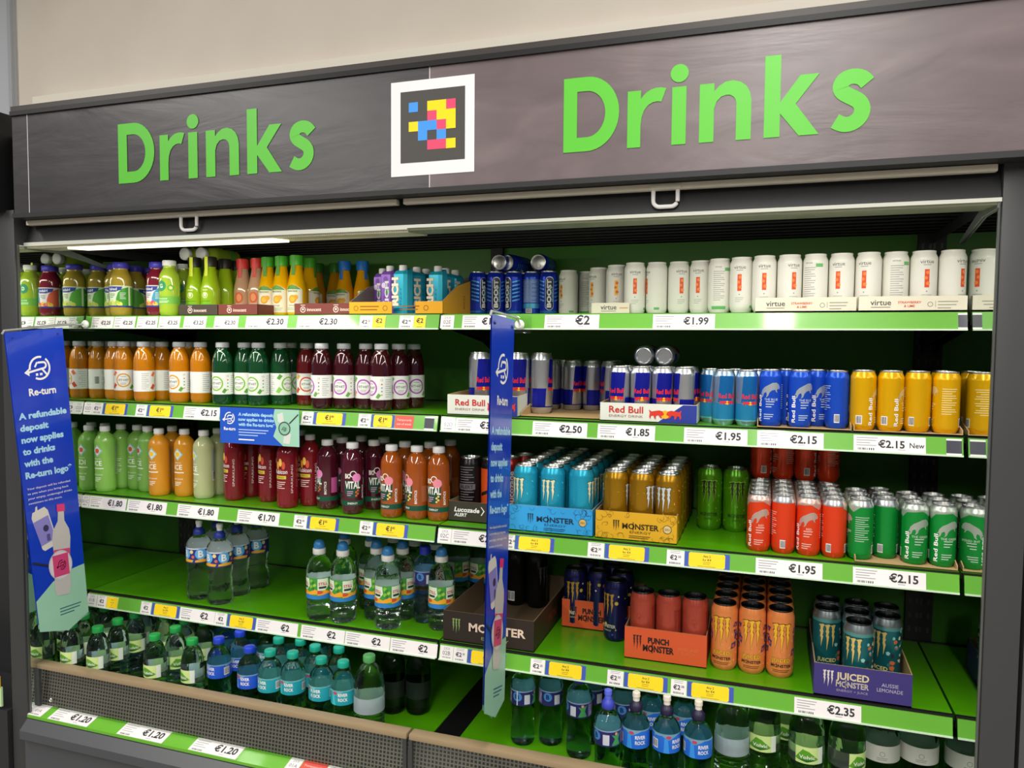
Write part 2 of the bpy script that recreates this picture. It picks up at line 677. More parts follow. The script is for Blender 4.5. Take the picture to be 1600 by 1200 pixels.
for a, b in ((0.02, 1.226), (1.243, 2.49)):
    mb = MB()
    mb.box(a, b, -0.214, -0.196, 1.857, 1.871, mat('#d6d0bd', 0.4), 0.003)
    npart(mb, 'blind_rail')
for x in (0.60, 1.868):
    mb = MB()
    w, hh = 0.026, 0.042
    pts = [(x - w, -0.206, 1.862)]
    for i in range(7):
        a = pi + pi / 2 * i / 6
        pts.append((x - w + 0.014 + 0.014 * cos(a), -0.206, 1.862 - hh + 0.016 + 0.014 * sin(a)))
    for i in range(7):
        a = 1.5 * pi + pi / 2 * i / 6
        pts.append((x + w - 0.014 + 0.014 * cos(a), -0.206, 1.862 - hh + 0.016 + 0.014 * sin(a)))
    pts.append((x + w, -0.206, 1.862))
    mb.tube(pts, 0.0045, WHITE)
    mb.box(x - 0.034, x + 0.034, -0.216, -0.197, 1.858, 1.868, mat('#d8d4c4', 0.4), 0.002)
    npart(mb, 'pull_handle')

# ------------------------------------------------------------------ shelves
SHZ = {'E': ZE, 'D': ZD, 'C': ZC, 'B': ZB}
SHY = {'E': 0.0, 'D': YD, 'C': YC, 'B': YBB}
SURF = {'E': 1.602, 'D': 1.330, 'C': 1.0305, 'B': 0.7075, 'A': 0.43}
WORDS = {'E': 'top', 'D': 'second', 'C': 'third', 'B': 'fourth'}
TILT = 0.233
for s in 'EDCB':
    z, y0, top = SHZ[s], SHY[s], SURF[s]
    for k, (a, b) in enumerate(((0.004, 1.247), (1.253, 2.496))):
        r = empty('fridge_shelf', ((a + b) / 2, 0, top))
        tag(r, 'green %s shelf with ticket strip, %s' % (WORDS[s], ('bay of the broad banner', 'bay under the larger green word')[k]), 'shelf', 'shelves of the cabinet')
        mb = MB()
        mb.box(a, b, y0 + 0.014, 0.43, top - 0.018, top, GREEN)
        part(mb, 'deck', r)
        mb = MB()
        mb.box(a, b, y0 + 0.004, y0 + 0.014, top - 0.03, top - 0.001, BLACK)
        mb.box(a, b, 0.43, 0.436, top - 0.03, top + 0.004, BLACK)
        part(mb, 'front_lip', r)
        mb = MB()
        dy, dz = -0.04 * sin(TILT), -0.04 * cos(TILT)
        mb.prism([(y0, z), (y0 + 0.004, z), (y0 + dy + 0.004, z + dz), (y0 + dy, z + dz)], 'x', a + 0.002, b - 0.002, STRIPG)
        mb.prism([(y0 + dy - 0.0025, z + dz + 0.002), (y0 + dy + 0.004, z + dz + 0.002), (y0 + dy + 0.004, z + dz - 0.0015), (y0 + dy - 0.0025, z + dz - 0.0015)], 'x', a + 0.002, b - 0.002, mat('#d6ead0', 0.3))
        part(mb, 'ticket_strip', r)
        for xb in (a + 0.014, b - 0.014):
            mb = MB()
            mb.prism([(0.43, top - 0.02), (0.05, top - 0.02), (0.05, top - 0.035), (0.36, top - 0.075), (0.43, top - 0.1)], 'x', xb - 0.0015, xb + 0.0015, BLACK)
            part(mb, 'bracket', r)
for k, (a, b) in enumerate(((0.004, 1.22), (1.30, 2.496))):
    r = empty('base_deck', ((a + b) / 2, 0, 0.43))
    tag(r, 'green base deck holding water bottles behind the %s' % ('acrylic riser with the small round screw', 'narrow banner, in the other bay')[k], 'shelf', 'base decks of the cabinet')
    mb = MB(); mb.box(a, b, -0.147, 0.44, 0.41, 0.43, GREEN); part(mb, 'deck', r)
    mb = MB(); mb.box(a, b, -0.15, -0.147, 0.405, 0.4305, mat('#3d7a10', 0.4)); part(mb, 'front_lip', r)
mb = MB(); mb.box(1.221, 1.299, -0.147, 0.44, 0.41, 0.428, BLACK)
tag(mb.build('deck_cover_strip'), 'flat black strip running back between the two green base decks', 'strip')

# ------------------------------------------------------------------ header sign
sg = empty('header_sign', (1.3, -0.25, 2.0))
tag(sg, 'long dark slate-look header sign with green lettering above the shelves', 'sign')
for a, b, sm in ((0.022, 0.0795, SLATE), (0.0815, 1.329, SLATE), (1.331, 2.579, SLATE2), (2.581, 3.3, SLATE2)):
    mb = MB(); mb.box(a, b, -0.25, -0.236, 1.884, 2.160, sm); part(mb, 'sign_panel', sg)
for x in (0.0805, 1.33, 2.58):
    mb = MB(); mb.box(x - 0.0012, x + 0.0012, -0.2505, -0.237, 1.884, 2.16, mat('#c9c6c8', 0.35)); part(mb, 'panel_joint', sg)
mb = MB()
mb.box(0.02, 3.3, -0.256, -0.2, 2.160, 2.172, BLACK)
mb.box(0.022, 3.3, -0.254, -0.2, 2.172, 2.186, mat('#3a3533', 0.45))
part(mb, 'top_frame', sg)
mb = MB(); mb.box(0.02, 3.3, -0.256, -0.2, 1.872, 1.884, CHARD); part(mb, 'bottom_frame', sg)


def arc(cx, cy, rx, ry, a0, a1, n=14):
    return [(cx + rx * cos(a0 + (a1 - a0) * i / n), cy + ry * sin(a0 + (a1 - a0) * i / n)) for i in range(n + 1)]


def drinks_word(art, x, z, m):
    def P(pts):
        art.poly([(x + p[0], z + p[1]) for p in pts], m, 1)
    # D as an outer and an inner contour joined in strips
    H = 0.158
    o = [(0.0, H), (0.052, H)] + arc(0.052, H / 2, 0.070, H / 2, pi / 2, -pi / 2, 20)[1:-1] + [(0.052, 0), (0, 0)]
    i_ = [(0.030, H - 0.030), (0.052, H - 0.030)] + arc(0.052, H / 2, 0.040, H / 2 - 0.030, pi / 2, -pi / 2, 20)[1:-1] + [(0.052, 0.030), (0.030, 0.030)]
    n = len(o)
    for k in range(n):
        q = (k + 1) % n
        P([o[k], o[q], i_[q], i_[k]])
    # r
    P([(0.140, 0), (0.168, 0), (0.168, 0.118), (0.140, 0.118)])
    o = arc(0.214, 0.062, 0.046, 0.058, pi, pi * 0.44, 12)
    i2 = arc(0.214, 0.052, 0.046, 0.038, pi, pi * 0.44, 12)
    top = [(0.168, 0.100), (0.173, 0.107), (0.180, 0.113), (0.189, 0.118), (0.2, 0.1205), (0.210, 0.1205), (0.221, 0.118)]
    bot = [(0.168, 0.045), (0.170, 0.062), (0.175, 0.076), (0.183, 0.086), (0.192, 0.091), (0.202, 0.0925), (0.211, 0.091)]
    for k in range(6):
        P([top[k], bot[k], bot[k + 1], top[k + 1]])
    # i
    P([(0.233, 0), (0.262, 0), (0.262, 0.118), (0.233, 0.118)])
    art.disc(x + 0.2475, z + 0.1455, 0.0185, m, 1)
    # n
    P([(0.289, 0), (0.318, 0), (0.318, 0.118), (0.289, 0.118)])
    P([(0.362, 0), (0.391, 0), (0.391, 0.066), (0.362, 0.066)])
    o = [(0.391, 0.066), (0.391, 0.078), (0.388, 0.094), (0.381, 0.107), (0.370, 0.116), (0.355, 0.1205), (0.340, 0.119), (0.328, 0.112), (0.318, 0.102)]
    i3 = [(0.362, 0.066), (0.362, 0.073), (0.360, 0.082), (0.356, 0.088), (0.349, 0.092), (0.342, 0.0925), (0.332, 0.090), (0.323, 0.081), (0.318, 0.066)]
    for k in range(8):
        P([o[k], i3[k], i3[k + 1], o[k + 1]])
    # k
    P([(0.416, 0), (0.446, 0), (0.446, 0.161), (0.416, 0.161)])
    P([(0.446, 0.046), (0.475, 0.0625), (0.518, 0.118), (0.483, 0.118), (0.446, 0.068)])
    P([(0.446, 0.046), (0.482, 0.0), (0.519, 0.0), (0.475, 0.0625)])
    # s: a stroke of constant width along a double bend
    mid = smooth_profile([(0.6045, 0.0905), (0.594, 0.1015), (0.578, 0.1055), (0.563, 0.1005), (0.5565, 0.088), (0.5615, 0.076), (0.576, 0.0665), (0.590, 0.057), (0.5965, 0.043), (0.5925, 0.027), (0.579, 0.0160), (0.563, 0.0150), (0.548, 0.0225)], 3)
    w = 0.0145
    L, R_ = [], []
    for k, p in enumerate(mid):
        a = mid[max(k - 1, 0)]
        b = mid[min(k + 1, len(mid) - 1)]
        d = Vector((b[0] - a[0], b[1] - a[1])).normalized()
        L.append((p[0] - d.y * w, p[1] + d.x * w))
        R_.append((p[0] + d.y * w, p[1] - d.x * w))
    for k in range(len(mid) - 1):
        P([L[k], R_[k], R_[k + 1], L[k + 1]])


for x, z in ((0.409, 1.947), (1.651, 1.941)):
    a = Art(); drinks_word(a, x, z, mat('#5cc236', 0.4))
    mb = MB(); a.put(mb, on_xz(0, -0.2502, 0), eps=0.0012); part(mb, 'lettering', sg)
a = Art()
a.rect(0, 0, 0.211, 0.218, mat('#eeeaec', 0.45), 1)
a.rect(0.025, 0.030, 0.188, 0.194, mat('#4a4845', 0.5), 2)
cb, cy_, cp_ = mat('#3f97ee', 0.4), mat('#fbdc00', 0.4), mat('#e2476d', 0.4)
for r_, row in enumerate(('b.yyp', '..pyy', 'ybbpy', '.b.b.', '..ppy')):
    for c_, ch in enumerate(row):
        if ch != '.':
            u, v = 0.0465 + c_ * 0.0237, 0.160 - 0.0222 * (r_ + 0) - 0.0222 + 0.008
            a.rect(u, v, u + 0.0237, v + 0.0222, {'b': cb, 'y': cy_, 'p': cp_}[ch], 3)
mb = MB(); a.put(mb, on_xz(1.231, -0.2506, 1.9145), eps=0.0005); part(mb, 'mosaic_card', sg)

# ------------------------------------------------------------------ slivers of the next cabinets
r = empty('neighbour_cabinet', (-0.6, 0, 0))
tag(r, 'sliver of a second dark refrigerated cabinet beside the broad blue banner', 'display fridge')
mb = MB(); mb.box(-1.2, -0.03, -0.262, 0.5, 1.895, 2.178, BLACK); part(mb, 'canopy', r)
mb = MB(); mb.box(-1.2, -0.066, -0.05, 0.5, 0.0, 1.895, CHARD); part(mb, 'body', r)
for z, x in ((2.135, -0.046), (2.123, -0.04), (1.935, -0.043)):
    mb = MB()
    mb.lathe([(0, 0), (0.006, 0), (0.005, 0.004), (0, 0.005)], ALU, 12, M=Matrix.Translation((x, -0.262, z)) @ Matrix.Rotation(pi / 2, 4, 'X'))
    part(mb, 'bolt', r)
mb = MB(); mb.box(-1.0, -0.07, -0.245, -0.05, 0.0, 0.40, CHARD); part(mb, 'base', r)
mb = MB(); mb.box(-1.0, -0.092, -0.246, -0.24, 0.41, 0.47, mat('#bfe0a8', 0.4)); mb.box(-1.0, -0.094, -0.248, -0.245, 0.47, 0.505, YEL); part(mb, 'ticket_strip', r)
mb = MB(); mb.box(2.570, 3.4, -0.2, 0.5, 0.0, 1.872, mat('#4b4b4e', 0.45))
tag(mb.build('neighbour_fridge'), 'plain dark grey side of another fridge beyond the black seam beside the mirror end', 'display fridge')

# ------------------------------------------------------------------ product kinds
ROWS = [
 ('naked_green', 'E', 'by the mirror end of the top shelf', [(0.0375, 0.09, 10), (0.099, 0.05, 0), (0.0479, 0.1591, -60)]),
 ('naked_red', 'E', 'on the top shelf', [(0.0375, 0.228, 0), (0.23, 0.07, -10)]),
 ('smoothie_green', 'E', 'on the top shelf', [(0.295, 0.05, 0), (0.257, 0.155, 20), (0.16, 0.215, 0), (0.231, 0.22, 0)]),
 ('innocent_lime', 'E', 'on the top shelf', [(0.337, 0.114, 10), (0.399, 0.112, 5), (0.4003, 0.18, 150), (0.3431, 0.2, 0), (0.3937, 0.2408, 60)]),
 ('innocent_pink', 'E', 'on the top shelf', [(0.4593, 0.194, 10), (0.5199, 0.187, 10)]),
 ('innocent_orange', 'E', 'on the top shelf', [(0.5768, 0.166, 8), (0.6363, 0.154, 0), (0.698, 0.144, 5), (0.69, 0.225, 90)]),
 ('innocent_shaded', 'E', 'at the back of the top shelf', [(0.6225, 0.375, 0), (0.6815, 0.39, 10)]),
 ('innocent_blue', 'E', 'on the top shelf', [(0.7542, 0.331, 0), (0.8138, 0.344, 60)]),
 ('carton_purple', 'E', 'in the yellow tray on the top shelf', [(0.971, 0.19, -15), (1.033, 0.121, -10)]),
 ('carton_cyan', 'E', 'in and before the yellow tray on the top shelf', [(1.095, 0.081, -10), (1.109, 0.14, 60), (1.111, 0.2, 60), (1.181, 0.13, -10), (1.176, 0.195, 70), (1.181, 0.256, 70)]),
 ('boost', 'E', 'on the top shelf', [(1.2529, 0.26, 65), (1.3067, 0.27, 25), (1.3608, 0.28, -25), (1.4669, 0.29, 20)]),
 ('boost_back', 'E', 'on the top shelf', [(1.4127, 0.297, 0)]),
 ('virtue_yellow', 'E', 'on the top shelf', [(1.528, 0.285, -35), (1.629, 0.232, -30), (1.691, 0.174, 10)]),
 ('virtue_plain', 'E', 'on the top shelf', [(1.573, 0.337, 0), (1.9674, 0.085, 0), (2.1865, 0.04, -30), (2.356, 0.04, 0)]),
 ('virtue_red', 'E', 'on the top shelf', [(1.7495, 0.125, 10), (1.8059, 0.13, -60), (1.8629, 0.13, 20), (1.9187, 0.12, -10), (2.0204, 0.065, -8), (2.0734, 0.045, 0), (2.1299, 0.04, 20), (2.2432, 0.04, -20), (2.2996, 0.035, -25), (2.4124, 0.035, 5), (2.469, 0.033, 35)]),
 ('vithit_orange', 'D', 'on the second shelf', [(0.0348, 0.08, 180), (0.0958, 0.06, 40), (0.0492, 0.1427, 0), (0.197, 0.04, 150), (0.2114, 0.1029, 170), (0.329, 0.05, 0), (0.402, 0.06, 170), (0.13, 0.15, 0), (0.289, 0.14, 0)]),
 ('vithit_green', 'D', 'on the second shelf', [(0.5017, 0.04, 0), (0.5586, 0.07, 0), (0.6214, 0.055, -5), (0.6753, 0.09, 80), (0.6659, 0.1542, 80)]),
 ('vithit_red', 'D', 'on the second shelf', [(0.7483, 0.12, 30)]),
 ('vithit_purple', 'D', 'on the second shelf', [(0.8554, 0.035, -50), (0.9168, 0.055, 5), (0.9779, 0.075, 15), (1.046, 0.042, -35), (1.0702, 0.1015, 40), (1.086, 0.17, 40)]),
 ('bull_large', 'D', 'in the white tray beside the narrow banner', [(1.332, 0.08, 40), (1.437, 0.1, 20), (1.497, 0.12, 90)]),
 ('bull_middle', 'D', 'in the open brown tray on the second shelf', [(1.486, 0.25, -20), (1.5145, 0.3034, 100), (1.5503, 0.26, 60), (1.6058, 0.27, 110), (1.6609, 0.26, 110), (1.4809, 0.3488, 60), (1.537, 0.355, 60), (1.5946, 0.35, 60), (1.66, 0.345, 60)]),
 ('bull_classic', 'D', 'in the white tray on the second shelf', [(1.7284, 0.045, -10), (1.7826, 0.045, 15), (1.837, 0.045, 15), (1.8911, 0.045, 110), (1.7338, 0.1, 50), (1.7878, 0.1, 50), (1.8422, 0.1, 50), (1.8962, 0.1, 50)]),
 ('bull_light', 'D', 'on the second shelf', [(1.952, 0.09, -30), (1.9864, 0.04, 20), (2.0402, 0.035, 20), (2.01, 0.095, 60), (2.064, 0.095, 60)]),
 ('bull_blue', 'D', 'on the second shelf', [(2.0944, 0.03, -10), (2.13, 0.085, 60), (2.16, 0.025, 15), (2.2002, 0.075, 30), (2.2414, 0.04, 190)]),
 ('bull_yellow', 'D', 'on the second shelf', [(2.2962, 0.03, 75), (2.3529, 0.028, 65), (2.4091, 0.035, 160), (2.4653, 0.028, -100), (2.469, 0.0846, 160)]),
 ('ice_green', 'C', 'on the third shelf', [(0.0353, 0.035, 0), (0.0353, 0.1007, 120), (0.1004, 0.105, 0), (0.1625, 0.085, -20)]),
 ('ice_orange', 'C', 'on the third shelf', [(0.247, 0.045, 0), (0.231, 0.12, -20), (0.33, 0.065, 0)]),
 ('ice_pale', 'C', 'on the third shelf', [(0.409, 0.06, -25), (0.4084, 0.1257, -20)]),
 ('rubicon', 'C', 'on the third shelf', [(0.516, 0.07, -30), (0.5314, 0.1331, -20), (0.629, 0.09, -20), (0.735, 0.035, -5), (0.781, 0.085, 0), (0.69, 0.17, 0)]),
 ('vital_dark', 'C', 'on the third shelf', [(0.854, 0.065, -40), (0.8656, 0.1289, -20), (0.956, 0.035, 30), (0.985, 0.11, 40), (0.81, 0.19, 0), (0.8997, 0.184, 0), (0.98, 0.18, 0)]),
 ('vital_orange', 'C', 'on the third shelf', [(1.082, 0.035, -10), (1.1586, 0.04, -40), (1.2234, 0.045, -5), (1.192, 0.2, -60), (1.084, 0.115, 0), (1.158, 0.13, 0)]),
 ('lucozade_black', 'C', 'in the dark brown tray on the third shelf', [(1.291, 0.115, 0)]),
 ('lucozade_orange', 'C', 'in the dark brown tray on the third shelf', [(1.3584, 0.115, 0)]),
 ('lucozade_red', 'C', 'behind the narrow banner on the third shelf', [(1.387, 0.176, 20), (1.3449, 0.24, 20), (1.412, 0.24, 20)]),
 ('monster_blue', 'C', 'turquoise cans in the blue tray', [(1.479, 0.045, 0), (1.554, 0.045, 0), (1.631, 0.045, 0)]),
 ('monster_gold', 'C', 'gold cans in the gold tray', [(1.7227, 0.045, 0), (1.7897, 0.045, 0), (1.8567, 0.045, 0)]),
 ('monster_lime', 'C', 'on the third shelf', [(1.9464, 0.21, 0), (2.0135, 0.21, 10)]),
 ('bull_red', 'C', 'red', [(2.075, 0.03, 0), (2.131, 0.03, 0), (2.1869, 0.03, 0), (2.2429, 0.03, 0)]),
 ('bull_green', 'C', 'green', [(2.2992, 0.03, 0), (2.3558, 0.06, 0), (2.4124, 0.03, 0), (2.469, 0.03, 0)]),
 ('kids_still', 'B', 'on the fourth shelf', [(0.478, 0.045, -10), (0.386, 0.06, -20), (0.475, 0.13, -20), (0.4898, 0.2085, -30), (0.381, 0.15, 0), (0.398, 0.23, 0)]),
 ('tropic', 'B', 'on the fourth shelf', [(0.8431, 0.035, -20), (0.9199, 0.04, -15), (1.067, 0.04, 0), (1.215, 0.085, 0), (0.857, 0.155, 0), (0.943, 0.165, 0), (1.0009, 0.095, 0), (0.9877, 0.2275, 0), (1.0737, 0.12, 0), (1.0687, 0.214, 0), (1.1444, 0.2, 0)]),
 ('kids_blue', 'B', 'on the fourth shelf', [(1.1464, 0.12, 0)]),
 ('tropic', 'B', 'behind the dark brown tray', [(1.164, 0.33, 0), (1.24, 0.34, 0)]),
 ('monster_black', 'B', 'in the dark brown tray', [(1.3558, 0.34, 170), (1.4232, 0.34, 60)]),
 ('monster_violet', 'B', 'at the back orange tray on the fourth shelf', [(1.571, 0.24, 0), (1.64, 0.24, 120), (1.703, 0.171, -30), (1.708, 0.25, 0), (1.595, 0.31, 0), (1.667, 0.31, 0)]),
 ('monster_red', 'B', 'in the front orange tray', [(1.7897, 0.095, 80), (1.8571, 0.095, 60), (1.9242, 0.095, 90)]),
 ('monster_orange', 'B', 'orange', [(1.9983, 0.085, -10), (2.0653, 0.085, 0), (2.1323, 0.085, 5)]),
 ('monster_aussie', 'B', 'in the purple tray', [(2.2406, 0.12, 0), (2.305, 0.045, -25), (2.3747, 0.11, -40), (2.2469, 0.19, 0), (2.3078, 0.115, 0), (2.3811, 0.18, 0), (2.3139, 0.185, 0)]),
 ('volvic_small', 'A', 'on the base deck', [(0.062, -0.13, 0), (0.0356, -0.06, 0), (0.167, -0.13, 0), (0.172, -0.06, 0), (0.1752, 0.0059, 30), (0.376, -0.12, 0), (0.388, -0.05, 60), (0.504, -0.11, -20), (0.0356, 0.086, 0), (0.1506, 0.068, 0), (0.271, 0.03, 0), (0.0356, 0.02, 0), (0.0356, 0.1523, 10), (0.1101, 0.121, 0), (0.198, 0.12, 0), (0.304, 0.09, 0), (0.4272, 0.03, 0), (0.0356, 0.2186, 0), (0.3618, 0.02, 40)]),
 ('river_blue', 'A', 'on the base deck', [(0.583, -0.09, 160), (0.6067, -0.0256, 0), (0.7094, -0.115, 0), (0.5214, 0.02, 0), (0.5872, 0.0408, 20), (0.443, 0.1, 0)]),
 ('river_teal', 'A', 'on the base deck', [(0.7782, -0.115, 160), (0.8464, -0.105, 0), (0.8783, -0.0433, 20), (0.9415, -0.11, 170), (1.0105, -0.11, 15), (0.7458, -0.03, 0), (0.8136, -0.0195, 0), (0.948, -0.03, 0), (0.6646, 0.03, 0), (0.7264, 0.06, 0), (0.8231, 0.0491, 0), (0.7937, 0.1119, 0)]),
 ('big_ribbed', 'A', 'on the base deck', [(1.087, -0.105, 150)]),
 ('shaded_bottle', 'A', 'at the back of the base deck', [(1.052, 0.1, 0), (1.125, 0.12, 0)]),
 ('kids_hurl', 'A', 'on the base deck', [(1.471, 0.06, 170), (1.544, 0.085, 0), (1.633, 0.045, -60), (1.7329, -0.07, -40), (1.651, 0.13, 0), (1.747, 0.08, 0)]),
 ('river_sport', 'A', 'on the base deck', [(1.8001, -0.055, 15), (1.874, -0.05, 40), (1.949, -0.05, 15), (1.824, 0.05, 0), (1.907, 0.05, 0)]),
 ('big_ribbed', 'A', 'beside the large clear bottles', [(2.025, 0.01, 150)]),
 ('volvic_large', 'A', 'on the base deck', [(2.098, 0.0521, -10), (2.153, 0.13, 0), (2.197, 0.032, 0), (2.287, 0.036, 40)]),
 ('white_label', 'A', 'at the far end of the base deck', [(2.3637, 0.08, 0), (2.4493, 0.1, 0)]),
]
TICKETS = {
 'E': [(0.034, 0.123, 'w', '€2.25'), (0.126, 0.21, 'w', '€2.25'), (0.218, 0.298, 'w', '€2.25'), (0.303, 0.383, 'w', '€3.25'), (0.398, 0.481, 'w', '€3.25'), (0.511, 0.597, 'w', '€2.30'), (0.624, 0.768, 'w', '€2.30'), (0.8, 0.947, 'w', '€2.30'), (1.004, 1.044, 's', '€2.25'), (1.045, 1.084, 'y', '€2'), (1.127, 1.17, 's', '€2.45'), (1.171, 1.206, 'y', '€2'), (1.25, 1.289, 't', '02E'), (1.313, 1.435, 'w', '€1.60'), (1.541, 1.683, 'w', '€2'), (1.817, 1.964, 'w', '€1.99'), (2.476, 2.494, 'k', '')],
 'D': [(0.003, 0.038, 't', '02D'), (0.039, 0.08, 's', '€2.25'), (0.083, 0.181, 'yb', '€1.80'), (0.215, 0.257, 's', '€2.15'), (0.26, 0.359, 'yb', '€1.80'), (0.4, 0.533, 'w', '€2.15'), (0.819, 0.857, 's', '€2.30'), (0.859, 0.963, 'yb', '€1.80'), (1.004, 1.043, 's', '€2.15'), (1.045, 1.116, 'yb', '€1.80'), (1.118, 1.174, 'r', 'Temporarily out of stock'), (1.207, 1.235, 'k', ''), (1.258, 1.297, 't', '02D'), (1.299, 1.44, 'w', '€3.20'), (1.514, 1.658, 'w', '€2.50'), (1.685, 1.828, 'w', '€1.85'), (1.898, 2.045, 'w', '€1.95'), (2.067, 2.212, 'w', '€2.15'), (2.275, 2.421, 'w', '€2.15 New'), (2.461, 2.491, 'k', '')],
 'C': [(0.002, 0.031, 't', '01C'), (0.033, 0.183, 'w', '€1.80'), (0.188, 0.341, 'w', '€1.80'), (0.383, 0.535, 'w', '€1.80'), (0.604, 0.75, 'w', '€1.70'), (0.8, 0.843, 's', '€2.30'), (0.845, 0.948, 'yb', '€1.85'), (1.015, 1.056, 's', '€2.25'), (1.058, 1.164, 'yb', '€1.85'), (1.254, 1.293, 't', '02C'), (1.294, 1.448, 'w', '€2.30'), (1.449, 1.472, 's', '€2.30'), (1.474, 1.579, 'yb', 'Any 2'), (1.667, 1.709, 's', '€2.30'), (1.711, 1.821, 'yb', 'Any 2'), (1.864, 1.906, 's', '€2.30'), (1.907, 2.012, 'yb', 'Any 2'), (2.071, 2.217, 'w', '€1.95'), (2.281, 2.429, 'w', '€2.15')],
 'B': [(0.004, 0.045, 't', '01B'), (0.047, 0.085, 's', '€2'), (0.086, 0.132, 'y', 'Any 2'), (0.225, 0.266, 's', '€2'), (0.269, 0.376, 'yb', 'Any 2'), (0.378, 0.509, 'w', '€2'), (0.51, 0.553, 's', '€2'), (0.556, 0.657, 'yb', 'Any 2'), (0.659, 0.804, 'w', '€2'), (0.815, 0.96, 'w', '€2'), (0.962, 1.104, 'w', '€2'), (1.106, 1.249, 'w', '€2'), (1.257, 1.296, 't', '02B'), (1.297, 1.337, 's', '€2.35'), (1.339, 1.447, 'yb', 'Any 2'), (1.516, 1.555, 's', '€2.35'), (1.557, 1.664, 'yb', 'Any 2'), (1.72, 1.761, 's', '€2.35'), (1.763, 1.871, 'yb', 'Any 2'), (1.879, 1.917, 's', '€2.30'), (1.919, 2.028, 'yb', 'Any 2'), (2.165, 2.309, 'w', '€2.35')],
 'A': [(-0.007, 0.05, 't', '01A'), (0.078, 0.23, 'w', '€1.20'), (0.341, 0.503, 'w', '€1.20'), (0.594, 0.752, 'w', '€1.20'), (0.902, 0.941, 't', '01A'), (0.943, 1.015, 'r', 'Temporarily out of stock'), (1.017, 1.058, 's', '€1.35')],
}

PROTO = {}


def kidpart(root, mb, name, parent=None, sharp=35):
    return mb.build(name, parent or root, sharp)


def can_profile(r, h):
    k = r / 0.033
    return [(0.0, 0.006), (r * 0.62, 0.006), (r * 0.70, 0.0), (r * 0.78, 0.0005), (r * 0.93, 0.008), (r, 0.016), (r, h - 0.022 * k), (r * 0.985, h - 0.017 * k),
            (r * 0.86, h - 0.006), (r * 0.845, h - 0.004)]


def make_can(kind, r, h, base, art, lid=ALU, rough=0.25, metal=0.55, rim=None):
    root = bpy.data.objects.new('drinks_can', None)
    root.empty_display_size = 0.03
    COL.objects.link(root)
    bodym = mat(base, rough, metal) if isinstance(base, str) else base
    pr = can_profile(r, h)
    mb = MB()
    mb.lathe(pr[:7], bodym, 32)
    mb.lathe(pr[6:], rim or bodym, 32)
    f, cut = on_cyl(pr[3:])
    a = Art()
    art(a, r, h)
    a.put(mb, f, cut, [p[1] for p in pr[4:8]], clip=(-pi * r, 0.004, pi * r, h - 0.006))
    body = kidpart(root, mb, 'body')
    mb = MB()
    mb.lathe([(r * 0.845, h - 0.004), (r * 0.87, h - 0.002), (r * 0.85, h), (r * 0.81, h - 0.0005), (r * 0.77, h - 0.006), (r * 0.7, h - 0.0055), (0, h - 0.005)], lid, 32)
    ld = kidpart(root, mb, 'lid')
    mb = MB()
    t = [(r * 0.16 * cos(x), -r * 0.2 + r * 0.34 * sin(x)) for x in [2 * pi * i / 14 for i in range(14)]]
    mb.prism(t, 'z', h - 0.0048, h - 0.0036, lid)
    mb.build('pull_tab', ld)
    mb = MB()
    t = [(r * 0.3 * cos(x), -r * 0.36 + r * 0.24 * sin(x)) for x in [2 * pi * i / 14 for i in range(14)]]
    mb.prism(t, 'z', h - 0.0052, h - 0.0046, lid if lid is not ALU else mat('#9fa1a0', 0.3, 1.0))
    mb.build('opening_panel', ld)
    PROTO[kind] = root


def make_bottle(kind, name, prof, liquid, capspec, label=None, art=None, lay=None, zs=1.0):
    """prof: lathe outline with z rising; capspec: list of (part name, profile, material, knurled); label: (z0, z1, material)."""
    root = bpy.data.objects.new(name, None)
    root.empty_display_size = 0.03
    COL.objects.link(root)
    prof = [(p[0], p[1] * zs) for p in prof]
    capspec = [(c[0], [(p[0], p[1] + prof[-1][1] * (1 - 1 / zs)) for p in c[1]], c[2], c[3]) for c in capspec]
    mb = MB()
    mb.lathe(prof, liquid, 32)
    R = max(p[0] for p in prof)
    up = [p for i, p in enumerate(prof) if i > 0 and p[1] >= prof[i - 1][1] and p[0] > 0]
    f, cut = on_cyl(up)
    if lay:
        a = Art()
        lay(a, R)
        a.put(mb, f, cut, [p[1] for p in up], clip=(-pi * R, 0, pi * R, 9))
    kidpart(root, mb, 'bottle')
    if label:
        z0, z1, lm = label
        mb = MB()
        lp = [(p[0] + 0.0005, p[1]) for p in up]
        zs = [z0] + [p[1] for p in lp if z0 < p[1] < z1] + [z1]

        def rr(z):
            for (r0, a0), (r1, a1) in zip(lp, lp[1:]):
                if a0 <= z <= a1 and a1 > a0:
                    return r0 + (r1 - r0) * (z - a0) / (a1 - a0)
            return lp[-1][0]
        lpr = [(rr(z), z) for z in zs]
        mb.lathe(lpr, lm, 32)
        if art:
            f2, cut2 = on_cyl(lpr)
            a = Art()
            art(a, R, z0, z1)
            a.put(mb, f2, cut2, [p[1] for p in lpr], clip=(-pi * R, z0, pi * R, z1))
        kidpart(root, mb, 'label')
    for nm, cp, cm, kn in capspec:
        mb = MB()
        mb.lathe(cp, cm, 36, (lambda i: 1.0 if i % 2 else 0.965) if kn else None)
        kidpart(root, mb, nm, sharp=30 if not kn else 60)
    PROTO[kind] = root


def screw_cap(r, z0, h):
    return [(r * 0.97, z0), (r, z0 + 0.001), (r, z0 + h - 0.0025), (r * 0.9, z0 + h), (0, z0 + h)]


def base_prof(r):
    return [(0, 0.006), (r * 0.55, 0.005), (r * 0.72, 0.0), (r * 0.86, 0.001), (r * 0.97, 0.007), (r, 0.015)]


def juice(hexc, trans=0.0):
    return mat(hexc, 0.12, 0.0, trans, 1.0, 1.36)


_W = {}


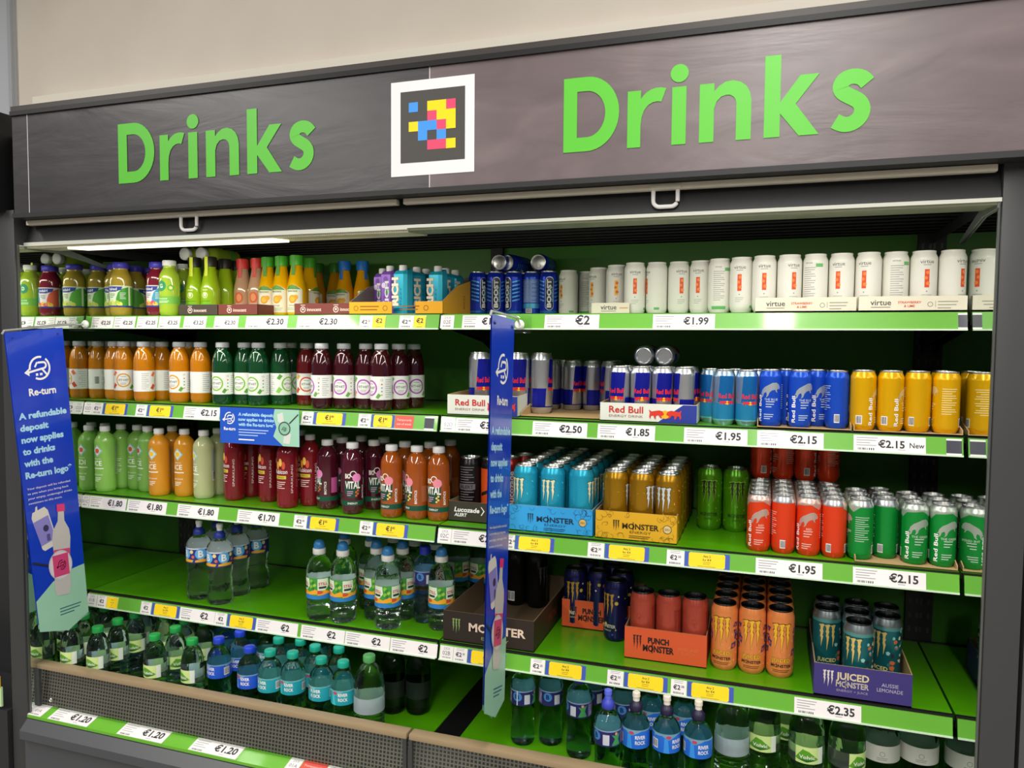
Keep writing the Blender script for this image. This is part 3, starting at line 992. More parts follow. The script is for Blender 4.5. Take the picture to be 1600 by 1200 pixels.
def water(hexc='#eef9fb'):
    """Clear plastic filled with water: slightly dimpled so it glitters."""
    if hexc not in _W:
        def build(nt, n, l, b):
            b.inputs['Base Color'].default_value = lin(hexc)
            b.inputs['Roughness'].default_value = 0.02
            b.inputs['Transmission Weight'].default_value = 1.0
            b.inputs['IOR'].default_value = 1.3
            t = _noise(n, l, 26.0, 2, (1, 1, 0.4), 1.5)
            bp = n.new('ShaderNodeBump')
            bp.inputs['Strength'].default_value = 0.35
            bp.inputs['Distance'].default_value = 0.01
            l.new(t.outputs['Fac'], bp.inputs['Height'])
            l.new(bp.outputs['Normal'], b.inputs['Normal'])
        _W[hexc] = node_mat('filled_bottle', build)
    return _W[hexc]


# --- smoothie bottles with blue lids
def naked_art(pale, vivid, fruit, red=False):
    def art(a, R, z0, z1):
        w = pi * R
        a.rect(-w, z0, w, z1, mat(pale, 0.4), 1)
        navy = mat('#2b3f9d', 0.4)
        for c in (0, w, -w):
            # leaf-shaped colour fields beside the white middle
            for s, col in ((1, vivid[0]), (-1, vivid[1])):
                a.poly([(c + s * 0.012, z0 + 0.004), (c + s * 0.050, z0 + 0.004), (c + s * 0.050, z1 - 0.004), (c + s * 0.030, z1 - 0.010), (c + s * 0.019, z1 - 0.022), (c + s * 0.013, z1 - 0.040)], mat(col, 0.4), 2)
            a.poly([(c - 0.034, z1 - 0.003), (c - 0.030, z1 - 0.013), (c - 0.012, z1 - 0.0195), (c + 0.012, z1 - 0.0195), (c + 0.028, z1 - 0.013), (c + 0.032, z1 - 0.003)], navy, 3)
            a.text('Naked', c, z1 - 0.0150, 0.0085, WHITE, 4, bold=0.02)
            for i in range(7):
                a.disc(c - 0.024 + i * 0.008, z0 + 0.009 + 0.004 * (i % 2), 0.0075, mat(fruit[i % len(fruit)], 0.4), 4, n=14)
            a.lines(c - 0.009, c + 0.010, z1 - 0.028, 3, 0.005, 0.0018, mat('#3a7a2a', 0.4), 3)
            a.lines(c + 0.024, c + 0.042, z1 - 0.024, 5, 0.0045, 0.0014, WHITE, 3)
        a.rect(-w, z0, w, z0 + 0.0045, navy, 5)
    return art


_np = base_prof(0.034) + [(0.034, 0.112)] + smooth_profile([(0.034, 0.112), (0.0325, 0.126), (0.025, 0.141), (0.0225, 0.147), (0.0225, 0.152)])[1:] + [(0.0215, 0.166), (0, 0.166)]
_ncap = [('lid', [(0.0245, 0.152), (0.0255, 0.153), (0.0255, 0.167), (0.0235, 0.1705), (0, 0.1705)], mat('#4a41c0', 0.35), True)]
make_bottle('naked_green', 'smoothie_bottle', _np, juice('#b39a38'), _ncap, (0.028, 0.096, mat('#e9f0e0', 0.4)), naked_art('#e4efd4', ('#3f9a2c', '#5cb43c'), ('#e8e45a', '#d9e07a', '#a8cc4a')))
make_bottle('naked_red', 'smoothie_bottle', _np, juice('#7d1f33'), _ncap, (0.028, 0.096, mat('#e9e0ea', 0.4)), naked_art('#eadfe9', ('#3fa0c0', '#e0604a'), ('#f0cc3a', '#e8a03a', '#d7487a')))


def smoothie_lay(a, R):
    g = mat('#2f8f63', 0.4)
    a.disc(-0.004, 0.092, 0.0165, g, 1)
    a.text('G', -0.004, 0.086, 0.012, mat('#e9ffe0', 0.4), 2, bold=0.02)
    a.disc(0.026, 0.086, 0.010, mat('#5fae4a', 0.4), 1)
    a.disc(0.026, 0.086, 0.005, mat('#e8e06a', 0.4), 2, n=12)
    a.rect(-pi * R, 0.036, pi * R, 0.060, mat('#6fb446', 0.4), 1)
    a.text('innocent', 0, 0.050, 0.0065, mat('#e9ffe0', 0.4), 2)
    a.lines(-0.02, 0.02, 0.044, 2, 0.004, 0.0015, mat('#e9ffe0', 0.4), 2)


_sp = base_prof(0.031) + [(0.031, 0.115)] + smooth_profile([(0.031, 0.115), (0.029, 0.128), (0.022, 0.142), (0.0185, 0.149), (0.0185, 0.154)])[1:] + [(0.0175, 0.168), (0, 0.168)]
make_bottle('smoothie_green', 'smoothie_bottle', _sp, juice('#a4c238'), [('lid', screw_cap(0.0205, 0.156, 0.017), mat('#eceeea', 0.4), True)], None, None, smoothie_lay)


# --- carafe-shaped juice bottles
def innocent_lay(kind):
    def lay(a, R):
        if kind == 'lime':
            w_ = mat('#f3ffd2', 0.4)
            a.ring(0, 0.066, 0.0095, 0.0022, w_, 1)
            a.disc(0, 0.067, 0.0048, w_, 1, ry=0.006)
            a.rect(-0.0085, 0.081, 0.0085, 0.0835, w_, 1)
            a.rect(-0.017, 0.045, 0.017, 0.049, mat('#54b52c', 0.4), 1)
            a.rect(-0.022, 0.026, 0.022, 0.040, mat('#6cc530', 0.4), 1)
            a.text('APPLE', 0, 0.030, 0.006, w_, 2)
        elif kind == 'pink':
            a.disc(0, 0.062, 0.0145, mat('#e0662c', 0.4), 1, ry=0.018)
            a.disc(0, 0.062, 0.009, mat('#f29a62', 0.4), 2, ry=0.012)
            a.text('innocent', 0, 0.040, 0.005, WHITE, 2)
        else:
            p = mat('#f4efdc', 0.4)
            a.rect(-0.032, 0.012, 0.032, 0.078, p, 1)
            a.disc(0, 0.078, 0.032, p, 1, ry=0.014, a1=pi)
            a.poly([(-0.028, 0.082), (-0.012, 0.093), (0, 0.096), (0.012, 0.093), (0.028, 0.082)], mat('#5a9a34', 0.4), 2)
            a.text('innocent', 0, 0.074, 0.0065, mat('#4b7a2a', 0.4), 3, bold=0.015)
            a.disc(0.001, 0.052, 0.0125, mat('#f2a418', 0.4), 2)
            a.disc(0.001, 0.052, 0.008, mat('#f9c84a', 0.4), 3, n=14)
            a.disc(0.011, 0.058, 0.0075, mat('#f6b020', 0.4), 3, n=14)
            a.text('orange', 0, 0.031, 0.006, mat('#8a7a50', 0.4), 2)
            a.lines(-0.02, 0.02, 0.024, 2, 0.005, 0.0016, mat('#b7ac86', 0.4), 2)
            a.rect(-0.034, 0.008, 0.034, 0.012, mat('#f0c020', 0.4), 2)
    return lay


def innocent(kind, liq, capc, lay, strap=None):
    r = 0.0295
    prof = base_prof(r) + [(r, 0.075)] + smooth_profile([(r, 0.075), (0.0285, 0.092), (0.0235, 0.118), (0.0195, 0.138), (0.0175, 0.150)])[1:] + [(0.0165, 0.17), (0, 0.17)]
    cap = [('cap', [(0.0195, 0.156), (0.0205, 0.157), (0.0205, 0.184), (0.0195, 0.187), (0.017, 0.188), (0, 0.188)], mat(capc, 0.35), False)]
    make_bottle(kind, 'juice_bottle', prof, liq, cap, None, None, lay)
    if strap:
        mb = MB()
        sm = mat(strap, 0.4)
        a = Art()
        a.poly([(-0.006, 0.126), (0.006, 0.126), (0.0065, 0.16), (0.0065, 0.187), (-0.0065, 0.187), (-0.0065, 0.16)], sm, 1)
        f, cut = on_cyl([(0.0235, 0.118), (0.0215, 0.138), (0.0210, 0.156), (0.0210, 0.188)])
        a.put(mb, f, cut, [0.138, 0.156], eps=0.0006)
        kidpart(PROTO[kind], mb, 'seal_strip')


innocent('innocent_lime', juice('#a3c81f'), '#2c2a26', innocent_lay('lime'), '#e4f02a')
innocent('innocent_pink', juice('#d0a684'), '#e8433f', innocent_lay('pink'), '#e8433f')
innocent('innocent_orange', juice('#f2b705'), '#4eb52d', innocent_lay('orange'), '#3f9a24')
innocent('innocent_shaded', juice('#c98f0a'), '#3a8a26', innocent_lay('orange'))  # orange juice bottle with the rear's shade put into juice and cap colour
innocent('innocent_blue', juice('#eda90c'), '#2b84e0', innocent_lay('orange'), '#2b84e0')


# --- drink cartons
def make_carton(kind, col, dark, vertical):
    root = bpy.data.objects.new('drink_carton', None)
    COL.objects.link(root)
    m = mat(col, 0.3, 0.25)
    mb = MB()
    w, d, h = 0.024, 0.021, 0.125
    sec = [(-w, -d + 0.008), (-w + 0.008, -d), (w - 0.008, -d), (w, -d + 0.008), (w, d - 0.008), (w - 0.008, d), (-w + 0.008, d), (-w, d - 0.008)]
    mb.prism(sec, 'z', 0, h - 0.010, m)
    lo = [mb.bm.verts.new((x, y, h - 0.010)) for x, y in sec]
    hi = [mb.bm.verts.new((x * 0.86, y * 0.75 + 0.002, h + 0.004 + (0.004 if y > 0 else -0.004))) for x, y in sec]
    for i in range(8):
        g = mb.bm.faces.new((lo[i], lo[(i + 1) % 8], hi[(i + 1) % 8], hi[i])); g.material_index = 0
    g = mb.bm.faces.new(hi); g.material_index = 0
    a = Art()
    if vertical:
        a.text('RICH', -0.0025, 0.026, 0.021, mat('#fff3d8', 0.4), 2, 'l', 0.05, pi / 2, 0.080)
        a.text('RICH', -0.0015, 0.0245, 0.021, mat('#e0782c', 0.4), 1, 'l', 0.06, pi / 2, 0.082)
        a.text('FIZZY', 0.010, 0.028, 0.006, mat('#0a5a78', 0.4), 1, 'l', 0.0, pi / 2, 0.05)
    else:
        for k in range(5):
            a.disc(-0.008 + 0.007 * (k % 3), 0.03 + 0.018 * k, 0.008, mat(('#e9dcf6', '#7a3fae', '#4a9a5a')[k % 3], 0.4), 1, n=12)
        a.text('RICH', 0.010, 0.018, 0.013, WHITE, 2, 'l', 0.04, pi / 2, 0.078)
    a.lines(-0.018, 0.014, 0.016, 2, 0.005, 0.002, mat(dark, 0.4), 1)
    a.put(mb, on_xz(0, -d - 0.0002, 0))
    a = Art()
    a.text('RICH', 0.004, 0.03, 0.016, mat('#e8fbff', 0.4), 1, 'l', 0.03, pi / 2, 0.07)
    kidpart(root, mb, 'carton')
    mb = MB()
    mb.lathe([(0.0105, h - 0.004), (0.0115, h + 0.002), (0.0115, h + 0.014), (0.010, h + 0.0165), (0, h + 0.0165)], WHITE, 24, lambda i: 1 if i % 2 else 0.96)
    kidpart(root, mb, 'cap')
    PROTO[kind] = root


make_carton('carton_cyan', '#2fb9d6', '#0a6a88', True)
make_carton('carton_purple', '#8f62c4', '#4a2a80', False)


# --- cans
def boost_art(a, R, h):
    lb, w_ = mat('#56b4e8', 0.3, 0.4), WHITE
    for s in (-1, 1):
        for k in range(6):
            v = 0.045 + k * 0.011
            a.poly([(s * 0.016, v), (s * 0.04, v + 0.018 - 0.012), (s * 0.04, v + 0.010), (s * 0.016, v + 0.004)], lb, 1)
    pill = arc(0, 0.105, 0.0125, 0.0125, 0, pi, 10) + arc(0, 0.032, 0.0125, 0.0125, pi, 2 * pi, 10)
    a.poly(pill, mat('#dfe8ee', 0.3, 0.4), 2)
    pill = arc(0, 0.105, 0.0112, 0.0112, 0, pi, 10) + arc(0, 0.032, 0.0112, 0.0112, pi, 2 * pi, 10)
    a.poly(pill, mat('#101a4a', 0.3), 3)
    a.text('BOOST', 0.0045, 0.027, 0.0115, w_, 4, 'l', 0.05, pi / 2, 0.083)
    a.text('ENERGY', 0.0105, 0.045, 0.0038, mat('#7fd0f4', 0.4), 4, 'l', 0.02, pi / 2, 0.045)
    a.rect(-pi * R, 0.012, pi * R, 0.018, mat('#2a7ac0', 0.3, 0.4), 1)


def boost_back_art(a, R, h):
    a.rect(-0.05, 0.042, 0.05, 0.112, mat('#5d7fc4', 0.35, 0.3), 1)
    a.lines(-0.024, 0.024, 0.105, 16, 0.004, 0.0014, mat('#b8c6e8', 0.4), 2)
    a.rect(-pi * R, 0.026, pi * R, 0.040, mat('#58b8d8', 0.3, 0.4), 1)
    a.code(-0.012, 0.012, 0.02, 0.013, 2)


make_can('boost', 0.0268, 0.135, '#1c38c8', boost_art, metal=0.35)
make_can('boost_back', 0.0268, 0.135, '#2346c4', boost_back_art, metal=0.35)


def virtue_art(c1, c2):
    def art(a, R, h):
        ink = mat('#4a4a4c', 0.5)
        for off in (0, pi * R):
            o = off if off == 0 else -pi * R
            for sh in ((0,) if off == 0 else (0, 2 * pi * R)):
                c = o + sh
                a.text('virtue', c, 0.106, 0.0085, ink, 1, bold=0.0)
                a.rect(c - 0.008, 0.102, c + 0.008, 0.1034, mat('#9a9a9c', 0.5), 1)
                a.rect(c - 0.0048, 0.053, c + 0.0048, 0.093, mat(c1, 0.4), 1)
                a.disc(c + 0.002, 0.062, 0.004, mat(c2, 0.4), 2, n=12)
                a.disc(c - 0.002, 0.074, 0.0035, mat(c2, 0.4), 2, n=12)
                a.disc(c + 0.0015, 0.086, 0.0038, mat(c2, 0.4), 2, n=12)
                a.lines(c - 0.010, c + 0.010, 0.036, 3, 0.0045, 0.0013, mat('#a9b3ac', 0.5), 1)
                a.disc(c, 0.0445, 0.0016, mat('#8a9a90', 0.5), 1, n=8)
        a.rect(0.026, 0.012, 0.040, 0.018, mat('#6cb86c', 0.4), 1)
    return art


def virtue_plain_art(a, R, h):
    a.lines(-0.014, 0.014, 0.102, 15, 0.005, 0.0017, mat('#a9a9a6', 0.5), 1)
    a.rect(-0.018, 0.010, 0.018, 0.018, mat('#6cb86c', 0.4), 1)
    a.text('virtue', -0.002, 0.112, 0.005, mat('#77777a', 0.5), 1)
    a.rect(0.014, 0.104, 0.030, 0.112, mat('#6cb86c', 0.4), 1)


VW = mat('#e9e7de', 0.35, 0.0, coat=0.3)
make_can('virtue_red', 0.0278, 0.135, VW, virtue_art('#e2502c', '#f58a3a'), VW)
make_can('virtue_yellow', 0.0278, 0.135, VW, virtue_art('#f0b428', '#e0602c'), VW)
make_can('virtue_plain', 0.0278, 0.135, VW, virtue_plain_art, VW)


def bulls(a, u, v, k, red, sun, layer):
    """Two charging animals before a sun disc."""
    a.disc(u, v, 0.26 * k, sun, layer, n=18)
    for s in (-1, 1):
        body = [(0.06, 0.02), (0.16, 0.20), (0.36, 0.26), (0.62, 0.22), (0.84, 0.18), (1.0, 0.30), (0.94, 0.08), (0.98, -0.16), (0.9, -0.30), (0.86, -0.1), (0.72, -0.06), (0.66, -0.24), (0.56, -0.3),
                (0.56, -0.08), (0.40, -0.04), (0.30, -0.20), (0.18, -0.26), (0.24, -0.08), (0.14, -0.06)]
        a.poly([(u + s * p[0] * k, v + p[1] * k) for p in body], red, layer + 1)


def bull_classic(a, R, h, blue='#1a22a0', silver=True, scale=1.0):
    k = h / 0.135
    b = mat(blue, 0.25, 0.5)
    w = pi * R
    # slanting blue and silver quarters
    for c in (0, w, -w):
        a.poly([(c - 0.021, 0.058 * k), (c + 0.019, 0.058 * k), (c + 0.024, 0.120 * k), (c - 0.016, 0.120 * k)], b, 1)
    for c in (w / 2, -w / 2):
        a.poly([(c - 0.020, 0.014 * k), (c + 0.020, 0.014 * k), (c + 0.023, 0.056 * k), (c - 0.018, 0.056 * k)], b, 1)
    red, sun = mat('#d8262c', 0.35), mat('#f5b81e', 0.35)
    for c in (0, w, -w):
        a.text('Red Bull', c, 0.068 * k, 0.0115 * k, red, 3, bold=0.03, width=0.040)
        bulls(a, c, 0.054 * k, 0.020, red, sun, 2)
    a.rect(-w, 0.014 * k, w, 0.0165 * k, b, 1)


SILV = mat('#c3c6ca', 0.28, 0.85)
for kind, r, h in (('bull_classic', 0.0265, 0.135), ('bull_middle', 0.0275, 0.142), ('bull_large', 0.031, 0.166)):
    make_can(kind, r, h, SILV, bull_classic)


def bull_light_art(a, R, h):
    b, lb = mat('#1b6fb8', 0.25, 0.5), mat('#2c93c4', 0.25, 0.5)
    w = pi * R
    for c in (0, w, -w):
        a.poly([(c - 0.022, 0.056), (c + 0.012, 0.056), (c + 0.018, 0.120), (c - 0.018, 0.120)], b, 1)
    a.rect(-w, 0.012, w, 0.054, lb, 1)
    red = mat('#cf2c3c', 0.35)
    for c in (0, w, -w):
        a.text('Red Bull', c, 0.066, 0.011, red, 3, bold=0.03, width=0.040)
        bulls(a, c, 0.055, 0.018, red, mat('#f0b030', 0.35), 2)
    a.rect(-w, 0.012, w, 0.015, mat('#7fd4dc', 0.3, 0.4), 2)


make_can('bull_light', 0.0265, 0.135, mat('#9fb9cf', 0.28, 0.8), bull_light_art)


def leap(a, u, v, k, m, layer=1):
    """Leaping animal silhouette."""
    pts = [(-0.95, -0.55), (-0.80, -0.35), (-0.70, -0.05), (-0.45, 0.22), (-0.1, 0.42), (0.25, 0.62), (0.6, 0.66), (0.85, 0.5), (1.0, 0.22), (0.95, 0.02), (0.78, 0.06), (0.66, -0.08), (0.74, -0.3), (0.58, -0.22),
           (0.48, -0.02), (0.2, -0.1), (0.0, -0.3), (-0.12, -0.62), (-0.32, -0.78), (-0.24, -0.5), (-0.3, -0.26), (-0.5, -0.36), (-0.62, -0.7), (-0.8, -0.82), (-0.7, -0.5), (-0.78, -0.44)]
    a.poly([(u + p[0] * k, v + p[1] * k) for p in pts], m, layer)


def edition_art(txt, silver, shade, barcode=True):
    def art(a, R, h):
        w = pi * R
        sil = mat(silver, 0.3, 0.6)
        leap(a, 0.002, 0.088, 0.025, sil, 2)
        a.poly([(-0.06, h - 0.004), (-0.06, h - 0.022), (-0.036, h - 0.034), (-0.024, h - 0.022), (0.010, h - 0.018), (0.03, h - 0.030), (0.045, h - 0.018), (0.045, h - 0.004)], sil, 1) if shade == 'top' else None
        a.text('Red Bull', -0.018, 0.012, 0.0085, WHITE, 2, 'l', 0.02, pi / 2, 0.062)
        a.lines(-0.006, 0.014, 0.058, 3, 0.006, 0.002, mat(silver, 0.4), 1)
        a.text(txt, 0.006, 0.062, 0.005, mat(silver, 0.4), 1, 'c', 0.01)
        a.lines(-0.010, 0.012, 0.028, 3, 0.005, 0.0018, mat(silver, 0.4), 1)
        a.code(w * 0.86, 0.014, 0.016, 0.020, 1)
        a.code(-w * 0.62, 0.014, 0.014, 0.020, 1)
        a.lines(w * 0.4, w * 0.75, 0.098, 12, 0.005, 0.0014, mat(silver, 0.4), 1)
    return art


make_can('bull_blue', 0.0265, 0.135, '#1c50cc', edition_art('THE BLUE', '#b9c4cf', ''), metal=0.35)
make_can('bull_yellow', 0.0278, 0.137, '#e2ab00', edition_art('EDITION', '#e9d9a0', ''), metal=0.3)
make_can('bull_red', 0.0275, 0.140, '#e6421a', edition_art('RED', '#d9b9ac', 'top'), metal=0.3, rim=SILV)
make_can('bull_green', 0.0278, 0.140, '#12943a', edition_art('THE GREEN', '#bcc7b9', 'top'), metal=0.35, rim=SILV)


def claw(a, u, v, k, m, layer=2, edge=None):
    """Three ragged claw strokes, k = half width."""
    def stroke(c, w, top, bot):
        j = 0.25 * c
        l = [(-1.45, top - 0.02), (-0.75, top - 0.16), (-0.55, top - 0.55), (-0.9 + j, top - 0.70), (-0.5, top - 0.98), (-0.75, top - 1.25 + j), (-0.3, top - 1.5), (-0.25, bot)]
        r = [(0.12, bot + 0.55), (0.75, top - 1.32), (0.35, top - 1.12 + j), (0.8, top - 0.72), (0.45, top - 0.55), (0.72, top - 0.18), (1.25, top + 0.0), (0.6, top + 0.12)]
        return [(u + k * (c + w * p[0]), v + k * p[1]) for p in l + r]
    for c, bot in ((-0.62, -1.35), (0.0, -1.7), (0.62, -1.25)):
        if edge:
            q = stroke(c, 0.32, 1.36, bot - 0.12)
            a.poly(q, edge, layer)
        a.poly(stroke(c, 0.235, 1.3, bot), m, layer + 1)


def monster_word(a, u, v, h, w, m, layer=2, bold=0.03, txt='MONSTER'):
    a.text(txt, u, v, h, m, layer, bold=bold, width=w)
    if txt == 'MONSTER':
        x = u - w / 2 + w * 0.30
        a.line((x, v - h * 0.25), (x, v + h * 1.3), h * 0.16, m, layer)


def monster_art(claw_c, edge, word, deco=None, scene=None, size=0.021):
    def art(a, R, h):
        w = pi * R
        if scene:
            scene(a, R, h)
        for c in (0, w, -w):
            claw(a, c, 0.105, size, mat(claw_c, 0.35), 3, mat(edge, 0.4) if edge else None)
            if word:
                monster_word(a, c, 0.040, 0.0085, 0.048, mat(word, 0.4), 3)
                a.text('ENERGY', c, 0.030, 0.0045, mat(word, 0.4), 3)
        if deco:
            rnd = random.Random(3)
            for i in range(34):
                u, v = rnd.uniform(-w, w), rnd.uniform(0.018, h - 0.026)
                d = rnd.uniform(0.004, 0.010)
                an = rnd.uniform(0, pi)
                a.poly([(u, v), (u + d * cos(an), v + d * sin(an)), (u + d * 0.5 * cos(an + 1.2), v + d * 0.5 * sin(an + 1.2))], mat(deco[i % len(deco)], 0.4), 1)
    return art


MR, MH = 0.033, 0.168
make_can('monster_blue', MR, MH, '#24a6c6', monster_art('#d8d8b0', '#1b3a44', '#1b5a70', ('#1a8db0', '#3fc0d8')), metal=0.4)
make_can('monster_gold', MR, MH, '#a67a12', monster_art('#bfc3c4', '#3a2a08', '#5a4008', ('#8f6a10', '#cf9f2a')), metal=0.6)
make_can('monster_lime', MR, MH, '#579c14', monster_art('#2c3a1c', '#9ad04a', '#26420c', ('#4f9214', '#7cc030')), mat('#8f9a86', 0.25, 1.0), metal=0.45)
make_can('monster_black', MR, MH, '#161616', lambda a, R, h: (claw(a, 0, 0.1, 0.021, mat('#4a4a48', 0.4), 2), a.code(pi * R - 0.012, 0.018, 0.012, 0.03, 1), a.code(-pi * R, 0.018, 0.012, 0.03, 1), a.lines(0.03, 0.07, 0.12, 9, 0.007, 0.002, mat('#4a4a46', 0.4), 1)), ALUD, metal=0.4)


def violet_scene(a, R, h):
    w = pi * R
    rnd = random.Random(5)
    for i in range(22):
        a.disc(rnd.uniform(-w, w), rnd.uniform(0.02, 0.14), rnd.uniform(0.002, 0.006), mat(('#d8b83a', '#2e4ab0', '#c05a3a', '#e6e0d0')[i % 4], 0.4), 1, n=10)


make_can('monster_violet', MR, MH, '#1c1f58', monster_art('#b98f2a', None, '#c9c2a0', None, violet_scene), ALUD, metal=0.5)


def red_scene(a, R, h):
    rnd = random.Random(9)
    w = pi * R
    for i in range(40):
        u, v, k = rnd.uniform(-w, w), rnd.uniform(0.03, 0.135), rnd.uniform(0.004, 0.010)
        a.ring(u, v, k, 0.0009, mat('#8f2418', 0.4), 1, rnd.uniform(0, 3), rnd.uniform(4, 6.2), 10)


make_can('monster_red', MR, MH, '#a94230', monster_art('#8f2c20', '#84241a', '#8f2a1c', None, red_scene, 0.018), ALUD, metal=0.15)


def orange_scene(a, R, h):
    w = pi * R
    for c in (-w * 0.36, w * 0.36):
        for (du, dv, k, an) in ((0, 0.118, 0.012, 0.6), (0.006, 0.085, 0.015, 2.0), (-0.006, 0.065, 0.014, 0.9), (0.002, 0.10, 0.010, 2.6)):
            p = [(cos(an) * k, sin(an) * k), (cos(an + 1.3) * k * 0.6, sin(an + 1.3) * k * 0.6), (cos(an + pi) * k * 0.8, sin(an + pi) * k * 0.8), (cos(an - 1.3) * k * 0.6, sin(an - 1.3) * k * 0.6)]
            a.poly([(c + du + x, dv + y) for x, y in p], mat('#3a3560', 0.4), 1)
            a.disc(c + du, dv, k * 0.3, mat('#c0503a', 0.4), 2, n=10)
    for c in (0, w, -w):
        a.text('JUICED', c, 0.042, 0.0088, mat('#5a2a10', 0.4), 2, bold=0.06, width=0.047)
        a.text('JUICED', c, 0.042, 0.0088, mat('#f2b82a', 0.4), 3, bold=0.02, width=0.045)
        monster_word(a, c, 0.029, 0.0072, 0.050, mat('#3a2018', 0.4), 3)
        a.lines(c - 0.02, c + 0.02, 0.021, 2, 0.004, 0.0016, mat('#6a3018', 0.4), 2)


make_can('monster_orange', MR, MH, '#e88a4a', monster_art('#f0b62a', '#4a2c12', None, ('#d9702e', '#f0a060'), orange_scene, 0.023), ALUD, metal=0.2)


def aussie_scene(a, R, h):
    w = pi * R
    rnd = random.Random(11)
    for i in range(26):
        u, v = rnd.uniform(0.02, 0.075), rnd.uniform(0.03, 0.148)
        k = rnd.uniform(0.004, 0.009)
        a.poly([(u + k * cos(t) * rnd.uniform(0.5, 1), v + k * sin(t) * rnd.uniform(0.5, 1)) for t in (0.2, 1.4, 2.6, 3.9, 5.1)], mat(('#2a6a6c', '#c8683a', '#8fc4bc', '#2a2a3a', '#d8cfa8')[i % 5], 0.4), 1)
    a.rect(0.070, 0.02, 0.09, 0.15, mat('#24348c', 0.35, 0.3), 1)
    for c in (0, w, -w):
        a.text('JUICED', c, 0.042, 0.009, mat('#d8c87a', 0.4), 3, bold=0.02, width=0.045)
        monster_word(a, c, 0.029, 0.0072, 0.050, mat('#e0e6e0', 0.4), 3)
    a.rect(-w, h - 0.030, w, h - 0.022, mat('#5a9a96', 0.35, 0.4), 1)


make_can('monster_aussie', MR, MH, '#1b6a70', monster_art('#d0b86a', '#123438', None, None, aussie_scene, 0.021), ALUD, metal=0.4, rim=mat('#8a9496', 0.3, 0.8))


def lucozade_art(a, R, h):
    a.lines(-0.022, 0.022, 0.14, 14, 0.007, 0.0022, mat('#7a7678', 0.4), 1)
    a.rect(-0.026, 0.078, 0.026, 0.094, mat('#6a666a', 0.4), 2)
    a.text('ALERT', 0, 0.081, 0.0095, mat('#2a2628', 0.4), 3, bold=0.03)
    a.code(-0.004, 0.016, 0.022, 0.022, 2)


make_can('lucozade_black', MR, MH, '#1c191b', lucozade_art, metal=0.3)
make_can('lucozade_orange', MR, MH, '#1c191b', lambda a, R, h: (a.rect(-0.05, 0.02, 0.05, 0.14, mat('#e2581c', 0.35, 0.2), 1), a.poly([(-0.03, 0.06), (0.03, 0.085), (0.03, 0.095), (-0.03, 0.07)], mat('#1c191b', 0.4), 2)), metal=0.3)
make_can('lucozade_red', MR, MH, '#b8281e', lambda a, R, h: (a.text('Lucozade', 0.012, 0.03, 0.015, WHITE, 2, 'l', 0.03, pi / 2, 0.10), a.rect(-0.04, 0.02, -0.01, 0.14, mat('#1c191b', 0.4), 1)), metal=0.3)


# --- vitamin drinks
def vithit_art(ring_c, fruit):
    def art(a, R, z0, z1):
        w = pi * R
        zc = (z0 + z1) / 2
        a.ring(0, zc, 0.0225, 0.0042, mat(ring_c, 0.4), 1)
        a.text('VIT•HIT', 0, zc - 0.003, 0.0072, mat('#4a4a4e', 0.4), 1, bold=0.01, width=0.033)
        a.lines(-0.008, 0.008, zc + 0.011, 1, 0.004, 0.0016, mat('#9a9aa0', 0.5), 1)
        a.lines(-0.009, 0.009, zc - 0.010, 2, 0.004, 0.0014, mat('#9a9aa0', 0.5), 1)
        for k, (du, dv, s) in enumerate(((-0.028, 0.022, 0.009), (-0.030, -0.018, 0.010), (0.026, -0.022, 0.008))):
            a.poly([(du - s, zc + dv - s * 0.5), (du, zc + dv - s), (du + s, zc + dv + s * 0.3), (du, zc + dv + s)], mat(fruit[k % len(fruit)], 0.4), 1)
        a.text('13', 0.036, z1 - 0.013, 0.006, mat('#7a7a80', 0.4), 1)
        for i in range(4):
            a.disc(0.036, z1 - 0.022 - i * 0.010, 0.0022, mat(('#c04a4a', '#4a9ac0', '#5aa04a', '#c0a04a')[i], 0.4), 1, n=8)
        a.lines(0.046, 0.066, z1 - 0.010, 9, 0.006, 0.0015, mat('#a5a5aa', 0.5), 1)
        a.lines(-0.066, -0.044, z1 - 0.010, 9, 0.006, 0.0015, mat('#a5a5aa', 0.5), 1)
        a.code(0.072, z0 + 0.014, 0.016, 0.03, 1)
    return art


_vp = base_prof(0.031) + [(0.031, 0.118)] + smooth_profile([(0.031, 0.118), (0.0298, 0.135), (0.0245, 0.156), (0.018, 0.168), (0.0168, 0.173)])[1:] + [(0.016, 0.186), (0, 0.186)]
for kind, liq, ring_c, fr in (('vithit_orange', '#bd7407', '#e0a024', ('#e8703a', '#d04a2a', '#6aa03a')), ('vithit_green', '#0d3f20', '#7ec038', ('#5aa03a', '#8fc85a')),
                              ('vithit_red', '#661018', '#d84a34', ('#e8b03a', '#d04a2a')), ('vithit_purple', '#360711', '#b04ab8', ('#6aa84a', '#e090a0'))):
    make_bottle(kind, 'vitamin_drink_bottle', _vp, juice(liq, 0.0), [('cap', screw_cap(0.0198, 0.174, 0.016), mat('#b9bbbd', 0.35), True)],
                (0.032, 0.098, mat('#e9ebe6', 0.35, coat=0.3)), vithit_art(ring_c, fr))


